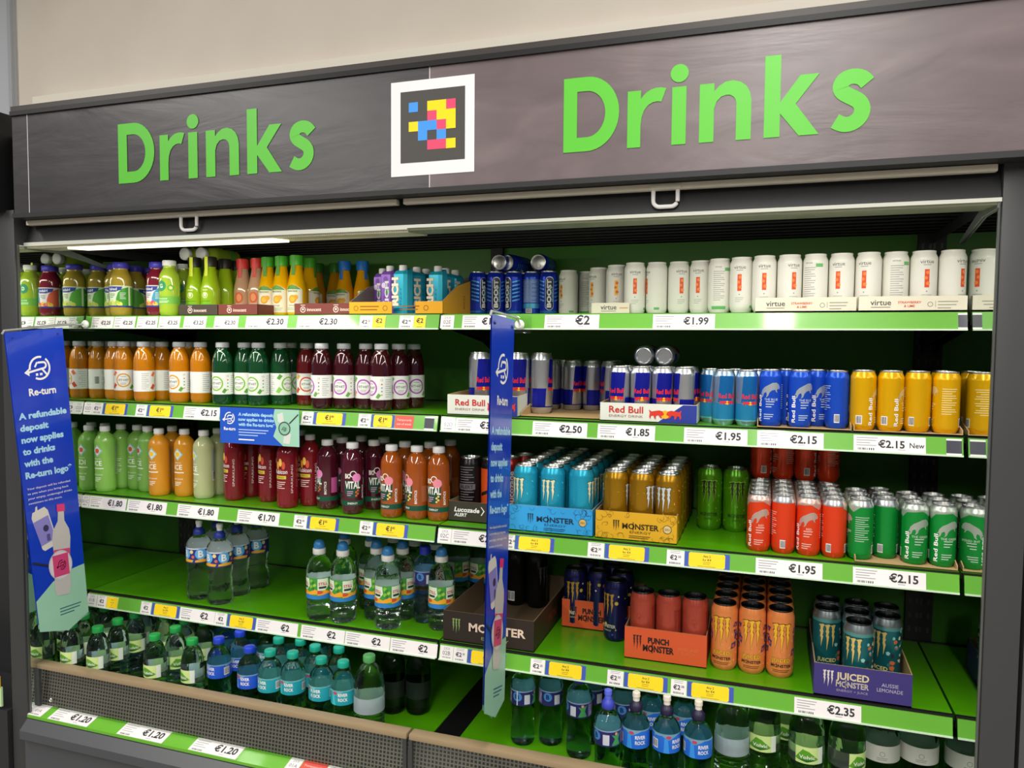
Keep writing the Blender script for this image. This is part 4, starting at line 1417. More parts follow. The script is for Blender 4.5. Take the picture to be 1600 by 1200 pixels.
# --- slim flavoured waters
def ice_lay(dia):
    def lay(a, R):
        w_ = mat('#eef6ea', 0.4)
        c = 0.135
        a.poly([(-0.018, c), (0, c - 0.020), (0.018, c), (0, c + 0.020)], mat('#9fc4c4', 0.3), 1)
        a.poly([(-0.012, c), (0, c - 0.0145), (0.012, c), (0, c + 0.0145)], mat('#dfeeea', 0.3), 2)
        a.disc(0, c, 0.008, mat(dia, 0.4), 3, n=16)
        a.text('ICE', 0, 0.087, 0.0155, w_, 1, bold=0.01, width=0.030)
        a.text('SPARKLING', 0, 0.107, 0.0034, w_, 1)
        a.rect(-0.02, 0.076, 0.02, 0.079, w_, 1)
        a.text('ZERO SUGAR', 0, 0.055, 0.004, w_, 1)
        a.lines(-0.012, 0.012, 0.046, 3, 0.005, 0.0018, w_, 1)
        w = pi * R
        a.rect(w * 0.62, 0.075, w * 0.98, 0.150, mat('#9fb0a8', 0.4), 1)
        a.code(w * 0.64, 0.055, 0.02, 0.03, 1)
        a.lines(-w * 0.75, -w * 0.42, 0.10, 9, 0.006, 0.0014, w_, 1)
    return lay


_ip = base_prof(0.032) + [(0.0315, 0.08), (0.032, 0.155)] + smooth_profile([(0.032, 0.155), (0.031, 0.168), (0.0245, 0.181), (0.0155, 0.190), (0.0135, 0.194)])[1:] + [(0.013, 0.208), (0, 0.208)]
for kind, liq, dia in (('ice_green', '#a0dc68', '#d8582c'), ('ice_orange', '#f7ab2c', '#f2c21e'), ('ice_pale', '#d8dea6', '#e8d23a')):
    make_bottle(kind, 'sparkling_water_bottle', _ip, mat(liq, 0.06, 0, 0.38, 0.6, 1.33), [('cap', screw_cap(0.0155, 0.196, 0.017), mat('#e4e4e2', 0.35), True)], None, None, ice_lay(dia))


def rubicon_lay(a, R):
    w_ = mat('#f0dcd8', 0.4)
    a.text('Rubicon', 0, 0.104, 0.0125, w_, 3, bold=0.02, width=0.044, shear=0.15)
    a.rect(-0.018, 0.088, 0.018, 0.098, mat('#d8c840', 0.4), 2)
    a.text('SPRING', 0, 0.0905, 0.005, mat('#6a2a20', 0.4), 3)
    for du, dv, c in ((-0.010, 0.128, '#e8a03a'), (0.0, 0.137, '#f0c85a'), (0.010, 0.128, '#d8563a')):
        a.disc(du, dv, 0.0055, mat(c, 0.4), 2, ry=0.012, n=14)
    a.lines(-0.016, 0.016, 0.078, 4, 0.006, 0.002, w_, 2)
    a.disc(-0.028, 0.140, 0.008, mat('#e8d8b8', 0.4), 2, n=14)
    a.text('SPARKLING', 0.038, 0.045, 0.006, w_, 2, 'l', 0, pi / 2, 0.085)
    a.lines(-0.075, -0.045, 0.12, 9, 0.006, 0.0016, w_, 2)


_rp = base_prof(0.0315) + [(0.031, 0.08), (0.0315, 0.150)] + smooth_profile([(0.0315, 0.150), (0.0305, 0.166), (0.024, 0.183), (0.015, 0.193), (0.0135, 0.197)])[1:] + [(0.013, 0.211), (0, 0.211)]
make_bottle('rubicon', 'sparkling_drink_bottle', _rp, mat('#8e1a25', 0.08, 0, 0.25, 0.6, 1.33), [('cap', screw_cap(0.0155, 0.198, 0.017), mat('#d8d8d6', 0.35), True)], None, None, rubicon_lay)


def vital_lay(accent, second):
    def lay(a, R):
        w_ = mat('#f2ece4', 0.4)
        w = pi * R
        a.rect(-w, 0.026, w, 0.040, mat('#14503a', 0.4), 1)
        a.text('ENERGY', 0, 0.030, 0.0055, w_, 2, bold=0.01)
        a.poly([(-0.024, 0.062), (-0.010, 0.048), (0.010, 0.050), (0.022, 0.064), (0.022, 0.098), (-0.024, 0.098)], mat('#1c4a38', 0.4), 1)
        a.text('VITAL', 0, 0.076, 0.020, w_, 3, bold=0.03, width=0.044)
        a.text('BIO', -0.022, 0.105, 0.013, w_, 3, 'l', 0.03, 0, 0.016)
        a.ring(0.002, 0.117, 0.0095, 0.0022, w_, 2)
        a.disc(0.012, 0.106, 0.0125, mat(accent, 0.4), 3)
        a.lines(-0.016, 0.002, 0.066, 3, 0.0055, 0.002, mat('#d8a0c8', 0.4), 2)
        for i in range(4):
            a.disc(0.010 + 0.005 * (i % 2), 0.055 + 0.005 * i, 0.003, mat(second, 0.4), 3, n=10)
        a.text('BIOTICS', 0.036, 0.046, 0.0065, w_, 2, 'l', 0.02, pi / 2, 0.038)
        a.rect(0.050, 0.050, 0.072, 0.095, mat('#c85a9a' if accent == '#e888c0' else '#a8623a', 0.4), 1)
        a.text('VITAL', -0.052, 0.044, 0.012, mat('#b9a9ac', 0.4), 2, 'l', 0.0, pi / 2, 0.06)
    return lay


_tp = base_prof(0.0315) + [(0.0315, 0.145)] + smooth_profile([(0.0315, 0.145), (0.030, 0.160), (0.0225, 0.176), (0.0155, 0.184), (0.0145, 0.188)])[1:] + [(0.0135, 0.2), (0, 0.2)]
make_bottle('vital_dark', 'wellness_drink_bottle', _tp, juice('#4a0f20'), [('cap', screw_cap(0.0175, 0.188, 0.017), mat('#e6e5e2', 0.35), True)], None, None, vital_lay('#e888c0', '#e0662c'))
make_bottle('vital_orange', 'wellness_drink_bottle', _tp, juice('#9a4a10'), [('cap', screw_cap(0.0175, 0.188, 0.017), mat('#e6e5e2', 0.35), True)], None, None, vital_lay('#e58a9c', '#f0d070'))


# --- still waters
def ribs(r, z0, z1, n, d):
    out = []
    for i in range(n):
        z = z0 + (z1 - z0) * i / n
        s = (z1 - z0) / n
        out += [(r, z), (r, z + s * 0.55), (r - d, z + s * 0.75)]
    out.append((r, z1))
    return out


def sport_cap(r, z0, c1, c2, dome=False):
    if dome:
        return [('cap_base', [(r * 0.98, z0), (r * 1.05, z0 + 0.001), (r * 1.05, z0 + 0.016), (r * 0.7, z0 + 0.018), (0, z0 + 0.018)], mat(c2, 0.4), True),
                ('sport_cap', smooth_profile([(r * 0.92, z0 + 0.018), (r * 0.90, z0 + 0.026), (r * 0.72, z0 + 0.036), (r * 0.4, z0 + 0.041)]) + [(0, z0 + 0.042)], mat(c1, 0.25, trans=0.3), False)]
    return [('cap_base', [(r * 1.0, z0), (r * 1.04, z0 + 0.001), (r * 1.04, z0 + 0.014), (r * 0.75, z0 + 0.019), (r * 0.6, z0 + 0.024), (0, z0 + 0.024)], mat(c1, 0.35), True),
            ('nozzle', [(r * 0.52, z0 + 0.022), (r * 0.52, z0 + 0.032), (r * 0.62, z0 + 0.034), (r * 0.6, z0 + 0.044), (r * 0.4, z0 + 0.046), (0, z0 + 0.046)], mat(c2, 0.35), False)]


def kids_art(a, R, z0, z1):
    w = pi * R
    a.rect(-w, z0, w, z1, mat('#29357f', 0.4), 1)
    zc = (z0 + z1) / 2
    a.rect(-w, z1 - 0.004, w, z1, mat('#d8dcec', 0.4), 2)
    for c in (-0.052, 0.0, 0.052):
        a.disc(c - 0.006, zc + 0.005, 0.0175, mat('#5fb0e8', 0.4), 2, n=18)
        a.text('B', c - 0.006, zc - 0.005, 0.021, WHITE, 3, bold=0.03)
        a.poly([(c - 0.024, z0 + 0.003), (c + 0.02, z0 + 0.003), (c + 0.024, z0 + 0.010), (c - 0.004, z0 + 0.013), (c - 0.022, z0 + 0.009)], mat('#e8a82c', 0.4), 4)
        a.disc(c + 0.017, zc + 0.012, 0.006, mat('#f0d890', 0.4), 3, n=12)
        a.disc(c + 0.022, zc - 0.004, 0.005, mat('#d86a5a', 0.4), 3, n=10)


_kp = base_prof(0.039) + [(0.039, 0.035), (0.0375, 0.05), (0.0355, 0.07), (0.0355, 0.085), (0.0375, 0.105), (0.0385, 0.114), (0.0385, 0.166), (0.039, 0.171)] + smooth_profile([(0.039, 0.171), (0.0365, 0.182), (0.027, 0.193), (0.0175, 0.199), (0.0155, 0.203)])[1:] + [(0.0145, 0.206), (0, 0.206)]
make_bottle('kids_still', 'water_bottle', _kp, water('#eef6f4'), sport_cap(0.0165, 0.203, '#233a9a', '#eef0ee'), (0.120, 0.167, mat('#dde4ea', 0.4)), kids_art)


def tropic_art(a, R, z0, z1):
    w = pi * R
    h = z1 - z0
    a.rect(-w, z0, w, z1, mat('#3f9a3a', 0.4), 1)
    for i, c in enumerate((-w, -w * 0.5, 0, w * 0.5, w)):
        a.poly([(c - 0.030, z1 - 0.002), (c - 0.030, z0 + h * 0.42), (c - 0.008, z0 + h * 0.40), (c + 0.004, z0 + h * 0.62), (c + 0.002, z1 - 0.002)], mat('#dfe8d2', 0.4), 2)
        a.text('STILL', c - 0.014, z1 - h * 0.34, 0.008, mat('#c23a34', 0.4), 3, bold=0.03)
        a.rect(c - 0.026, z1 - h * 0.50, c - 0.004, z1 - h * 0.40, mat('#1d3a2c', 0.4), 3)
        for k in range(5):
            a.disc(c + 0.010 + 0.005 * (k % 3), z1 - h * (0.14 + 0.09 * k), 0.0052, mat(('#86c23a', '#2a7a34', '#a8d04a')[k % 3], 0.4), 3, n=8)
        a.poly([(c - 0.030, z0 + h * 0.30), (c - 0.010, z0 + h * 0.42), (c + 0.004, z0 + h * 0.34), (c + 0.022, z0 + h * 0.48), (c + 0.030, z0 + h * 0.40), (c + 0.030, z0 + h * 0.24), (c, z0 + h * 0.20), (c - 0.030, z0 + h * 0.18)], mat('#f0a92c', 0.4), 3)
        a.poly([(c - 0.030, z0 + h * 0.42), (c - 0.012, z0 + h * 0.34), (c - 0.018, z0 + h * 0.26), (c - 0.030, z0 + h * 0.24)], mat('#d84a3a', 0.4), 4)
    a.poly([(-w, z0), (w, z0), (w, z0 + h * 0.22), (w * 0.75, z0 + h * 0.16), (w * 0.5, z0 + h * 0.24), (w * 0.25, z0 + h * 0.15), (0, z0 + h * 0.22), (-w * 0.25, z0 + h * 0.15), (-w * 0.5, z0 + h * 0.24), (-w * 0.75, z0 + h * 0.16), (-w, z0 + h * 0.22)], mat('#2c7fc8', 0.4), 4)


_op = base_prof(0.0375) + ribs(0.0375, 0.018, 0.06, 2, 0.003) + [(0.037, 0.064), (0.037, 0.130), (0.0375, 0.134)] + smooth_profile([(0.0375, 0.134), (0.0365, 0.152), (0.030, 0.172), (0.0195, 0.184), (0.0155, 0.190)])[1:] + [(0.0145, 0.195), (0, 0.195)]
make_bottle('tropic', 'water_bottle', _op, water('#e4f3f2'), sport_cap(0.018, 0.192, '#3f92d8', '#ecebe6', True), (0.066, 0.128, mat('#e4ebe4', 0.4)), tropic_art)


def hurl_art(a, R, z0, z1):
    w = pi * R
    a.rect(-w, z0, w, z1, mat('#2b2a66', 0.4), 1)
    for c in (0, w, -w):
        a.disc(c, (z0 + z1) / 2 + 0.004, 0.012, mat('#4a8ad0', 0.4), 2, n=16)
        a.text('B', c, (z0 + z1) / 2 - 0.002, 0.012, mat('#16205a', 0.4), 3, bold=0.03)
        a.line((c - 0.02, z1 - 0.01), (c - 0.028, z0 + 0.006), 0.003, mat('#d8d0b0', 0.4), 2)
    for c in (w / 2, -w / 2):
        a.poly([(c - 0.012, z0 + 0.003), (c - 0.004, z0 + 0.02), (c - 0.012, z0 + 0.03), (c, z0 + 0.027), (c + 0.012, z0 + 0.034), (c + 0.006, z0 + 0.018), (c + 0.012, z0 + 0.004)], mat('#4aa05a', 0.4), 2)
        a.disc(c, z0 + 0.032, 0.004, mat('#d8a080', 0.4), 3, n=10)
        a.rect(c + 0.016, z0 + 0.003, c + 0.034, z1 - 0.004, mat('#7a6aa8', 0.4), 2)
        a.lines(c + 0.018, c + 0.032, z1 - 0.010, 6, 0.005, 0.0014, mat('#b9b0d8', 0.4), 3)
        a.rect(c - 0.034, z0 + 0.004, c - 0.018, z0 + 0.03, mat('#d0d4e0', 0.4), 2)
    a.rect(-w, z1 - 0.003, w, z1, mat('#8aa0c8', 0.4), 2)


_hp = base_prof(0.0335) + [(0.0335, 0.03), (0.031, 0.07), (0.0325, 0.105), (0.0335, 0.11), (0.0335, 0.152)] + smooth_profile([(0.0335, 0.152), (0.032, 0.166), (0.024, 0.178), (0.016, 0.185), (0.0145, 0.19)])[1:] + [(0.0135, 0.194), (0, 0.194)]
TEAL = water('#9fd2d6')
make_bottle('kids_hurl', 'water_bottle', _hp, TEAL, sport_cap(0.0155, 0.190, '#3a45b8', '#5a6ae0'), (0.114, 0.154, mat('#d4dce6', 0.4)), hurl_art, zs=1.04)
make_bottle('kids_blue', 'water_bottle', _hp, water('#a8d4e8'), [('cap', screw_cap(0.0165, 0.190, 0.024), mat('#2536c0', 0.35), True)], (0.114, 0.154, mat('#d4dce6', 0.4)), hurl_art, zs=1.04)


def river_art(c1, c2, flat=False):
    def art(a, R, z0, z1):
        w = pi * R
        for c in (0, w, -w):
            a.poly([(c - 0.052, z0), (c + 0.052, z0), (c + 0.052, z1 - 0.004), (c + 0.010, z1 - 0.003), (c - 0.014, z1 - 0.014), (c - 0.03, z1 - 0.005), (c - 0.052, z1 - 0.008)], mat(c1, 0.35), 1)
            a.poly([(c - 0.026, z0), (c - 0.012, z0), (c - 0.016, z1 - 0.012), (c - 0.024, z1 - 0.010)], mat(c2, 0.35), 2)
            a.text('RIVER', c + 0.008, z0 + 0.024, 0.0085, WHITE, 3, bold=0.03, width=0.026)
            a.text('ROCK', c + 0.008, z0 + 0.011, 0.0085, WHITE, 3, bold=0.03, width=0.026)
            a.disc(c - 0.014, z1 - 0.007, 0.006, mat('#c0446a', 0.4), 3, ry=0.004, n=14)
        for c in (w / 2, -w / 2):
            a.code(c - 0.006, z0 + 0.008, 0.018, 0.022, 2)
    return art


_rv = base_prof(0.0335) + ribs(0.0335, 0.025, 0.055, 2, 0.0015) + [(0.031, 0.075), (0.033, 0.1), (0.0335, 0.104), (0.0335, 0.145)] + smooth_profile([(0.0335, 0.145), (0.032, 0.162), (0.024, 0.176), (0.0155, 0.184), (0.0145, 0.19)])[1:] + [(0.0135, 0.196), (0, 0.196)]
make_bottle('river_sport', 'water_bottle', _rv, TEAL, sport_cap(0.0155, 0.190, '#241f3c', '#e6dfd0'), (0.114, 0.160, mat('#8fc4dc', 0.3, trans=0.4)), river_art('#2a6fd8', '#3f9af0'), zs=1.03)
make_bottle('river_blue', 'water_bottle', _rv, TEAL, [('cap', screw_cap(0.0160, 0.192, 0.017), mat('#1b3fc4', 0.35), True)], (0.118, 0.158, mat('#8fbcdc', 0.3, trans=0.4)), river_art('#2458d0', '#5a8af0'), zs=1.1)
make_bottle('river_teal', 'water_bottle', _rv, water('#c4e6e0'), [('cap', screw_cap(0.0160, 0.192, 0.017), mat('#17a08a', 0.35), True)], (0.118, 0.158, mat('#7fc8cc', 0.3, trans=0.3)), river_art('#1fa0b0', '#4ac4cc'), zs=1.1)


def volvic_art(a, R, z0, z1):
    w = pi * R
    for c in (0, w, -w):
        a.rect(c - 0.027, z0, c + 0.027, z1, mat('#d4ea98', 0.4), 1)
        a.rect(c + 0.027, z0, c + 0.040, z1, mat('#e8f0e4', 0.4), 1)
        a.poly([(c - 0.028, z0 + 0.010), (c - 0.010, z1 - 0.006), (c + 0.004, z1 - 0.010), (c + 0.026, z0 + 0.012), (c, z0 + 0.007)], mat('#5fa52c', 0.4), 2)
        a.poly([(c - 0.026, z0 + 0.009), (c, z0 + 0.004), (c + 0.026, z0 + 0.011), (c, z0 + 0.010)], mat('#2f6a2a', 0.4), 3)
        a.text('Volvic', c, z0 + 0.012, 0.0085, WHITE, 4, bold=0.02, width=0.036)


_vs = base_prof(0.032) + ribs(0.032, 0.02, 0.075, 4, 0.002) + [(0.0318, 0.08), (0.0318, 0.122), (0.032, 0.126)] + smooth_profile([(0.032, 0.126), (0.030, 0.148), (0.022, 0.170), (0.0145, 0.178), (0.0135, 0.182)])[1:] + [(0.0135, 0.186), (0, 0.186)]
make_bottle('volvic_small', 'water_bottle', _vs, water('#d8ecf4'), [('cap', screw_cap(0.0165, 0.182, 0.018), mat('#1c9a46', 0.35), True)], (0.100, 0.138, mat('#f2f8f0', 0.12, trans=0.95)), volvic_art, zs=1.12)
_vl = base_prof(0.041) + ribs(0.041, 0.02, 0.10, 4, 0.002) + [(0.0405, 0.105), (0.0405, 0.150), (0.041, 0.155)] + smooth_profile([(0.041, 0.155), (0.039, 0.185), (0.030, 0.212), (0.0175, 0.228), (0.0155, 0.234)])[1:] + [(0.0145, 0.24), (0, 0.24)]
make_bottle('volvic_large', 'water_bottle', _vl, water('#dcf0e4'), [('cap', screw_cap(0.0175, 0.236, 0.018), mat('#7fc09a', 0.3, trans=0.3), True)], (0.108, 0.148, mat('#f2f8f0', 0.12, trans=0.95)), volvic_art)


def ribbed_art(a, R, z0, z1):
    w = pi * R
    a.code(-0.012, z0 + 0.012, 0.024, 0.034, 1)
    a.lines(-0.035, -0.016, z1 - 0.01, 8, 0.006, 0.0018, mat('#a9b9c0', 0.5), 1)
    a.rect(w * 0.35, z0 + 0.004, w * 0.6, z1 - 0.004, mat('#8ab03a', 0.4), 1)


_rb = base_prof(0.0415) + ribs(0.0415, 0.02, 0.10, 8, 0.0035) + [(0.041, 0.104), (0.041, 0.150), (0.0415, 0.153)] + smooth_profile([(0.0415, 0.153), (0.040, 0.175), (0.030, 0.205), (0.017, 0.220), (0.0145, 0.225)])[1:] + [(0.0135, 0.232), (0, 0.232)]
make_bottle('big_ribbed', 'water_bottle', _rb, water('#dff2e8'), [('cap', screw_cap(0.0165, 0.226, 0.018), mat('#4f9a58', 0.35), True)], (0.106, 0.148, mat('#cfe0e8', 0.3, trans=0.55)), ribbed_art, zs=1.04)
_db = base_prof(0.037) + [(0.037, 0.12)] + smooth_profile([(0.037, 0.12), (0.034, 0.15), (0.022, 0.178), (0.0155, 0.186)])[1:] + [(0.0145, 0.2), (0, 0.2)]
make_bottle('shaded_bottle', 'water_bottle', _db, water('#6f8a7c'), [('cap', screw_cap(0.0165, 0.196, 0.016), mat('#1d2a26', 0.35), True)], (0.05, 0.10, mat('#1d2622', 0.4)), None)  # clear bottles' shade at the back is put into tint, cap and label
_wl = base_prof(0.043) + [(0.043, 0.16)] + smooth_profile([(0.043, 0.16), (0.041, 0.185), (0.030, 0.215), (0.0175, 0.23), (0.0155, 0.235)])[1:] + [(0.0145, 0.24), (0, 0.24)]
make_bottle('white_label', 'water_bottle', _wl, water('#a8c4b8'), [('cap', screw_cap(0.0175, 0.236, 0.018), mat('#2a3a34', 0.35), True)], (0.118, 0.158, mat('#cfcdc6', 0.45)),
            lambda a, R, z0, z1: (a.ring(0, (z0 + z1) / 2, 0.006, 0.001, mat('#7a7a76', 0.5), 1), a.lines(-0.012, 0.012, z0 + 0.010, 2, 0.004, 0.0014, mat('#8a8a86', 0.5), 1)))

# ------------------------------------------------------------------ what each kind looks like, for its label
SHELF_NAME = {'E': 'top shelf', 'D': 'second shelf', 'C': 'third shelf', 'B': 'fourth shelf', 'A': 'base deck'}
LOOK = {
    'naked_green': 'blue-lidded bottle of green smoothie', 'naked_red': 'blue-lidded bottle of dark red smoothie', 'smoothie_green': 'white-capped green smoothie bottle',
    'innocent_lime': 'black-capped lime green juice bottle', 'innocent_pink': 'red-capped pale pink juice bottle', 'innocent_orange': 'green-capped orange juice bottle',
    'innocent_shaded': 'shaded dark amber juice bottle', 'innocent_blue': 'blue-capped orange juice bottle', 'carton_purple': 'purple drink carton', 'carton_cyan': 'turquoise drink carton',
    'boost': 'royal blue energy can with upright lettering', 'boost_back': 'blue can turned to its small print', 'virtue_yellow': 'white can with a yellow bar', 'virtue_plain': 'white can turned to its small print',
    'virtue_red': 'white can with an orange-red bar', 'vithit_orange': 'orange vitamin drink bottle', 'vithit_green': 'dark green vitamin drink bottle', 'vithit_red': 'dark red vitamin drink bottle',
    'vithit_purple': 'dark purple vitamin drink bottle', 'bull_large': 'large blue and silver can', 'bull_middle': 'medium blue and silver can', 'bull_classic': 'small blue and silver can',
    'bull_light': 'light blue and silver can', 'bull_blue': 'bright blue slim can', 'bull_yellow': 'yellow slim can', 'bull_red': 'red slim can', 'bull_green': 'green and silver slim can',
    'ice_green': 'green sparkling water bottle', 'ice_orange': 'orange sparkling water bottle', 'ice_pale': 'pale yellow sparkling water bottle', 'rubicon': 'red sparkling drink bottle',
    'vital_dark': 'plum-coloured bottle with pink print', 'vital_orange': 'amber bottle with pink and white print', 'lucozade_black': 'black can with grey print', 'lucozade_orange': 'black and orange can',
    'lucozade_red': 'red can with white upright lettering', 'monster_blue': 'turquoise can', 'monster_gold': 'gold can', 'monster_lime': 'lime green can with dark claw marks', 'monster_black': 'black can with claw marks',
    'monster_violet': 'dark blue can with gold claw marks', 'monster_red': 'brick red can', 'monster_orange': 'orange can with yellow claw marks', 'monster_aussie': 'teal can with pale claw marks',
    'kids_still': 'clear bottle with blue label and white nozzle', 'tropic': 'domed-blue-capped water bottle', 'kids_blue': 'bluish bottle with plain blue cap',
    'volvic_small': 'small green-capped water bottle', 'river_blue': 'dark-blue-capped water bottle', 'river_teal': 'teal-capped water bottle', 'big_ribbed': 'large ribbed clear water bottle',
    'shaded_bottle': 'dark shaded water bottle', 'kids_hurl': 'navy-labelled teal water bottle', 'river_sport': 'teal bottle with blue wave label', 'volvic_large': 'large green-labelled clear bottle',
    'white_label': 'dark bottle with plain white label'}
CATS = {'drinks_can': 'can', 'drink_carton': 'carton'}


def plural(look):
    for w in ('bottle', 'carton', 'can'):
        for e in (' ', ','):
            if ' ' + w + e in look + e:
                return (look + e).replace(' ' + w + e, ' ' + w + 's' + e, 1).rstrip(' ,')
    return look


ORD = ['first', 'second', 'third', 'fourth', 'fifth', 'sixth', 'seventh', 'eighth', 'ninth', 'tenth', 'eleventh', 'twelfth', 'thirteenth', 'fourteenth', 'fifteenth', 'sixteenth', 'seventeenth', 'eighteenth', 'nineteenth', 'twentieth', 'twenty-first', 'twenty-second', 'twenty-third', 'twenty-fourth']
USED = set()


def stand(kind, loc, rot=0.0, label='', group=None, tilt=None):
    src = PROTO[kind]
    first = kind not in USED
    o = src if first else copy_tree(src)
    USED.add(kind)
    o.location = loc
    o.rotation_euler = tilt or (0, 0, rot)
    nm = o.name.split('.')[0]
    tag(o, label, CATS.get(nm, 'bottle'), group)
    return o


SKIP = {'monster_blue', 'monster_gold', 'bull_red', 'bull_green', 'monster_orange'}
for kind, s, where, items in ROWS:
    z = SURF[s] + {'bull_large': 0.0035, 'bull_classic': 0.0035, 'bull_middle': 0.0035, 'bull_blue': 0.0025, 'bull_yellow': 0.0025, 'lucozade_black': 0.0035, 'lucozade_orange': 0.0035,
                   'monster_black': 0.0035, 'monster_red': 0.0035, 'monster_aussie': 0.0035, 'carton_purple': 0.0035, 'innocent_lime': 0.0, 'monster_blue': 0.0035, 'monster_gold': 0.0035, 'bull_green': 0.0025}.get(kind, 0.0)
    grp = plural(LOOK[kind]) + ' on the ' + SHELF_NAME[s]
    if kind in SKIP:
        depth, pitch = {'monster_blue': (7, 0.0672), 'monster_gold': (5, 0.0672), 'bull_red': (6, 0.0562), 'bull_green': (3, 0.0568), 'monster_orange': (5, 0.0672)}[kind]
        for c, (x, y, rot) in enumerate(items):
            for d in range(depth):
                yy = y + d * pitch
                if yy > YB - 0.055:
                    continue
                lb = '%s, %s column from left, %s' % (LOOK[kind], ORD[c], 'front can' if d == 0 else '%s behind the front can' % ORD[d - 1])
                rz = radians(rot + (random.uniform(-8, 8) if d else 0))
                if kind == 'bull_red':
                    rz = radians((0, -170, -12, 165)[c])
                elif kind == 'bull_green':
                    rz = radians((-100, 165, 5, 8)[c])
                elif kind == 'monster_blue':
                    rz = radians((-25, -8, 75)[c])
                elif kind == 'monster_gold':
                    rz = radians((90, 60, -15)[c])
                stand(kind, (x, yy, z), rz, lb, grp)
                if kind == 'bull_red' and d == 4:
                    stand(kind, (x, yy, z + 0.1403), rz + 2, 'red slim can in the upper tier at the back, %s from left' % ORD[c], 'upper tier of red cans')
        continue
    ys = sorted(it[1] for it in items)
    cutoff = ys[0] + 0.055
    rows_ = {'front': [i for i in range(len(items)) if items[i][1] <= cutoff], 'back': [i for i in range(len(items)) if items[i][1] > cutoff]}
    for rw, idx in rows_.items():
        idx.sort(key=lambda i: items[i][0])
        for k, i in enumerate(idx):
            x, y, rot = items[i]
            if len(items) == 1:
                lb = '%s, %s' % (LOOK[kind], where)
            elif len(idx) == 1:
                lb = '%s, %s, %s' % (LOOK[kind], 'the foremost one' if rw == 'front' else 'the hindmost one', SHELF_NAME[s])
            elif len(idx) == len(items):
                lb = '%s, %s from left, %s' % (LOOK[kind], ORD[k], SHELF_NAME[s])
            else:
                lb = '%s, %s from left in %s row, %s' % (LOOK[kind], ORD[k], rw, SHELF_NAME[s])
            if kind == 'tropic' and 'behind' in where:
                lb = '%s behind the dark brown tray, %s from left' % (LOOK[kind], ORD[k])
            if kind == 'big_ribbed':
                lb = LOOK[kind] + (' beside the teal-capped bottles' if x < 1.25 else ' beside the green-labelled large bottles')
            stand(kind, (x, y, z), radians(rot), lb, grp)

# bottles and cans lying on top of others
for k, (x, y) in enumerate(((0.276, 0.135), (0.331, 0.140))):
    stand('smoothie_green', (x, y + 0.173, SURF['E'] + 0.173 + 0.0313), 0, 'green smoothie bottle lying on top of others, %s' % ('nearer the blue-lidded bottles', 'nearer the black-capped bottles')[k],
          'smoothie bottles lying on top', tilt=(radians(90), 0, radians(2 * k)))
for k, (x, y) in enumerate(((1.317, 0.262), (1.362, 0.268), (1.43, 0.285))):
    stand('boost', (x, y + 0.135, SURF['E'] + 0.135 + 0.0269), 0, 'royal blue can lying on top of others, silver lid forward, %s from left' % ORD[k], 'blue cans lying on top', tilt=(radians(90), 0, radians((1, -9, 2)[k])))
for k, (x, y) in enumerate(((1.262, 0.325), (1.318, 0.33), (1.374, 0.335), (1.43, 0.352))):
    stand('boost', (x, y, SURF['E']), radians(40 * k), 'royal blue can in the back row under the lying cans, %s from left' % ORD[k], 'blue cans in the back row')
for k, (x, y) in enumerate(((1.784, 0.068), (1.836, 0.068))):
    stand('bull_classic', (x, y, SURF['D'] + 0.0035 + 0.135 + 0.0268), 0, 'small silver can lying on standing cans, base forward, %s of the two' % ('left', 'right')[k], 'silver cans lying on top', tilt=(radians(-90), radians(30 * k), 0))

# ------------------------------------------------------------------ trays


def tray(name, label, group, x0, x1, y0, y1, z, hf, hs, outer, inner, art=None, side=None, back=None, t=0.0028, notch=None, base=None):
    """Open carton tray: front wall hf high, side walls rising to hs towards the back."""
    mb = MB()
    mb.box(x0, x1, y0, y1, z + 0.0002, z + t, base or inner)
    hb = back if back is not None else hs

    def wall(pts_o, nrm):
        # outer sheet and inner sheet, closed along the rim
        n = Vector(nrm) * t
        o = [Vector(p) for p in pts_o]
        i = [p + n for p in o]
        mb.quad(o, outer)
        mb.quad(i[::-1], inner)
        for k in range(len(o)):
            q = (k + 1) % len(o)
            mb.quad([o[q], o[k], i[k], i[q]], inner)
    zf = z + 0.0002
    if hf:
        spans = [(x0, x1)] if not notch else [(x0, notch[0]), (notch[1], x1)]
        for a, b in spans:
            wall([(a, y0, zf), (b, y0, zf), (b, y0, z + hf), (a, y0, z + hf)], (0, 1, 0))
    if hs:
        ym = y0 + (y1 - y0) * 0.35
        hm = max(hf, 0.012) + (hs - max(hf, 0.012)) * 0.55
        for x, s in ((x0, 1), (x1, -1)):
            p = [(x, y0 + 0.0002, zf), (x, y0 + 0.0002, z + max(hf, 0.012)), (x, ym, z + hm), (x, y1, z + hs), (x, y1, zf)]
            wall(p if s > 0 else p[::-1], (s, 0, 0))
    if hb:
        wall([(x1, y1, zf), (x0, y1, zf), (x0, y1, z + hb), (x1, y1, z + hb)], (0, -1, 0))
    if art:
        a = Art(); art(a, x1 - x0, hf)
        a.put(mb, on_xz(x0, y0 - 0.0002, z))
    if side:
        a = Art(); side(a, y1 - y0, hs)
        a.put(mb, lambda u, v, e: Vector((x1 + 0.0002 + e, y0 + u, z + v)))
    o = mb.build(name)
    return tag(o, label, 'tray', group)


E_, D_, C_, B_ = SURF['E'], SURF['D'], SURF['C'], SURF['B']
PINKW = mat('#f6dcd6', 0.4)


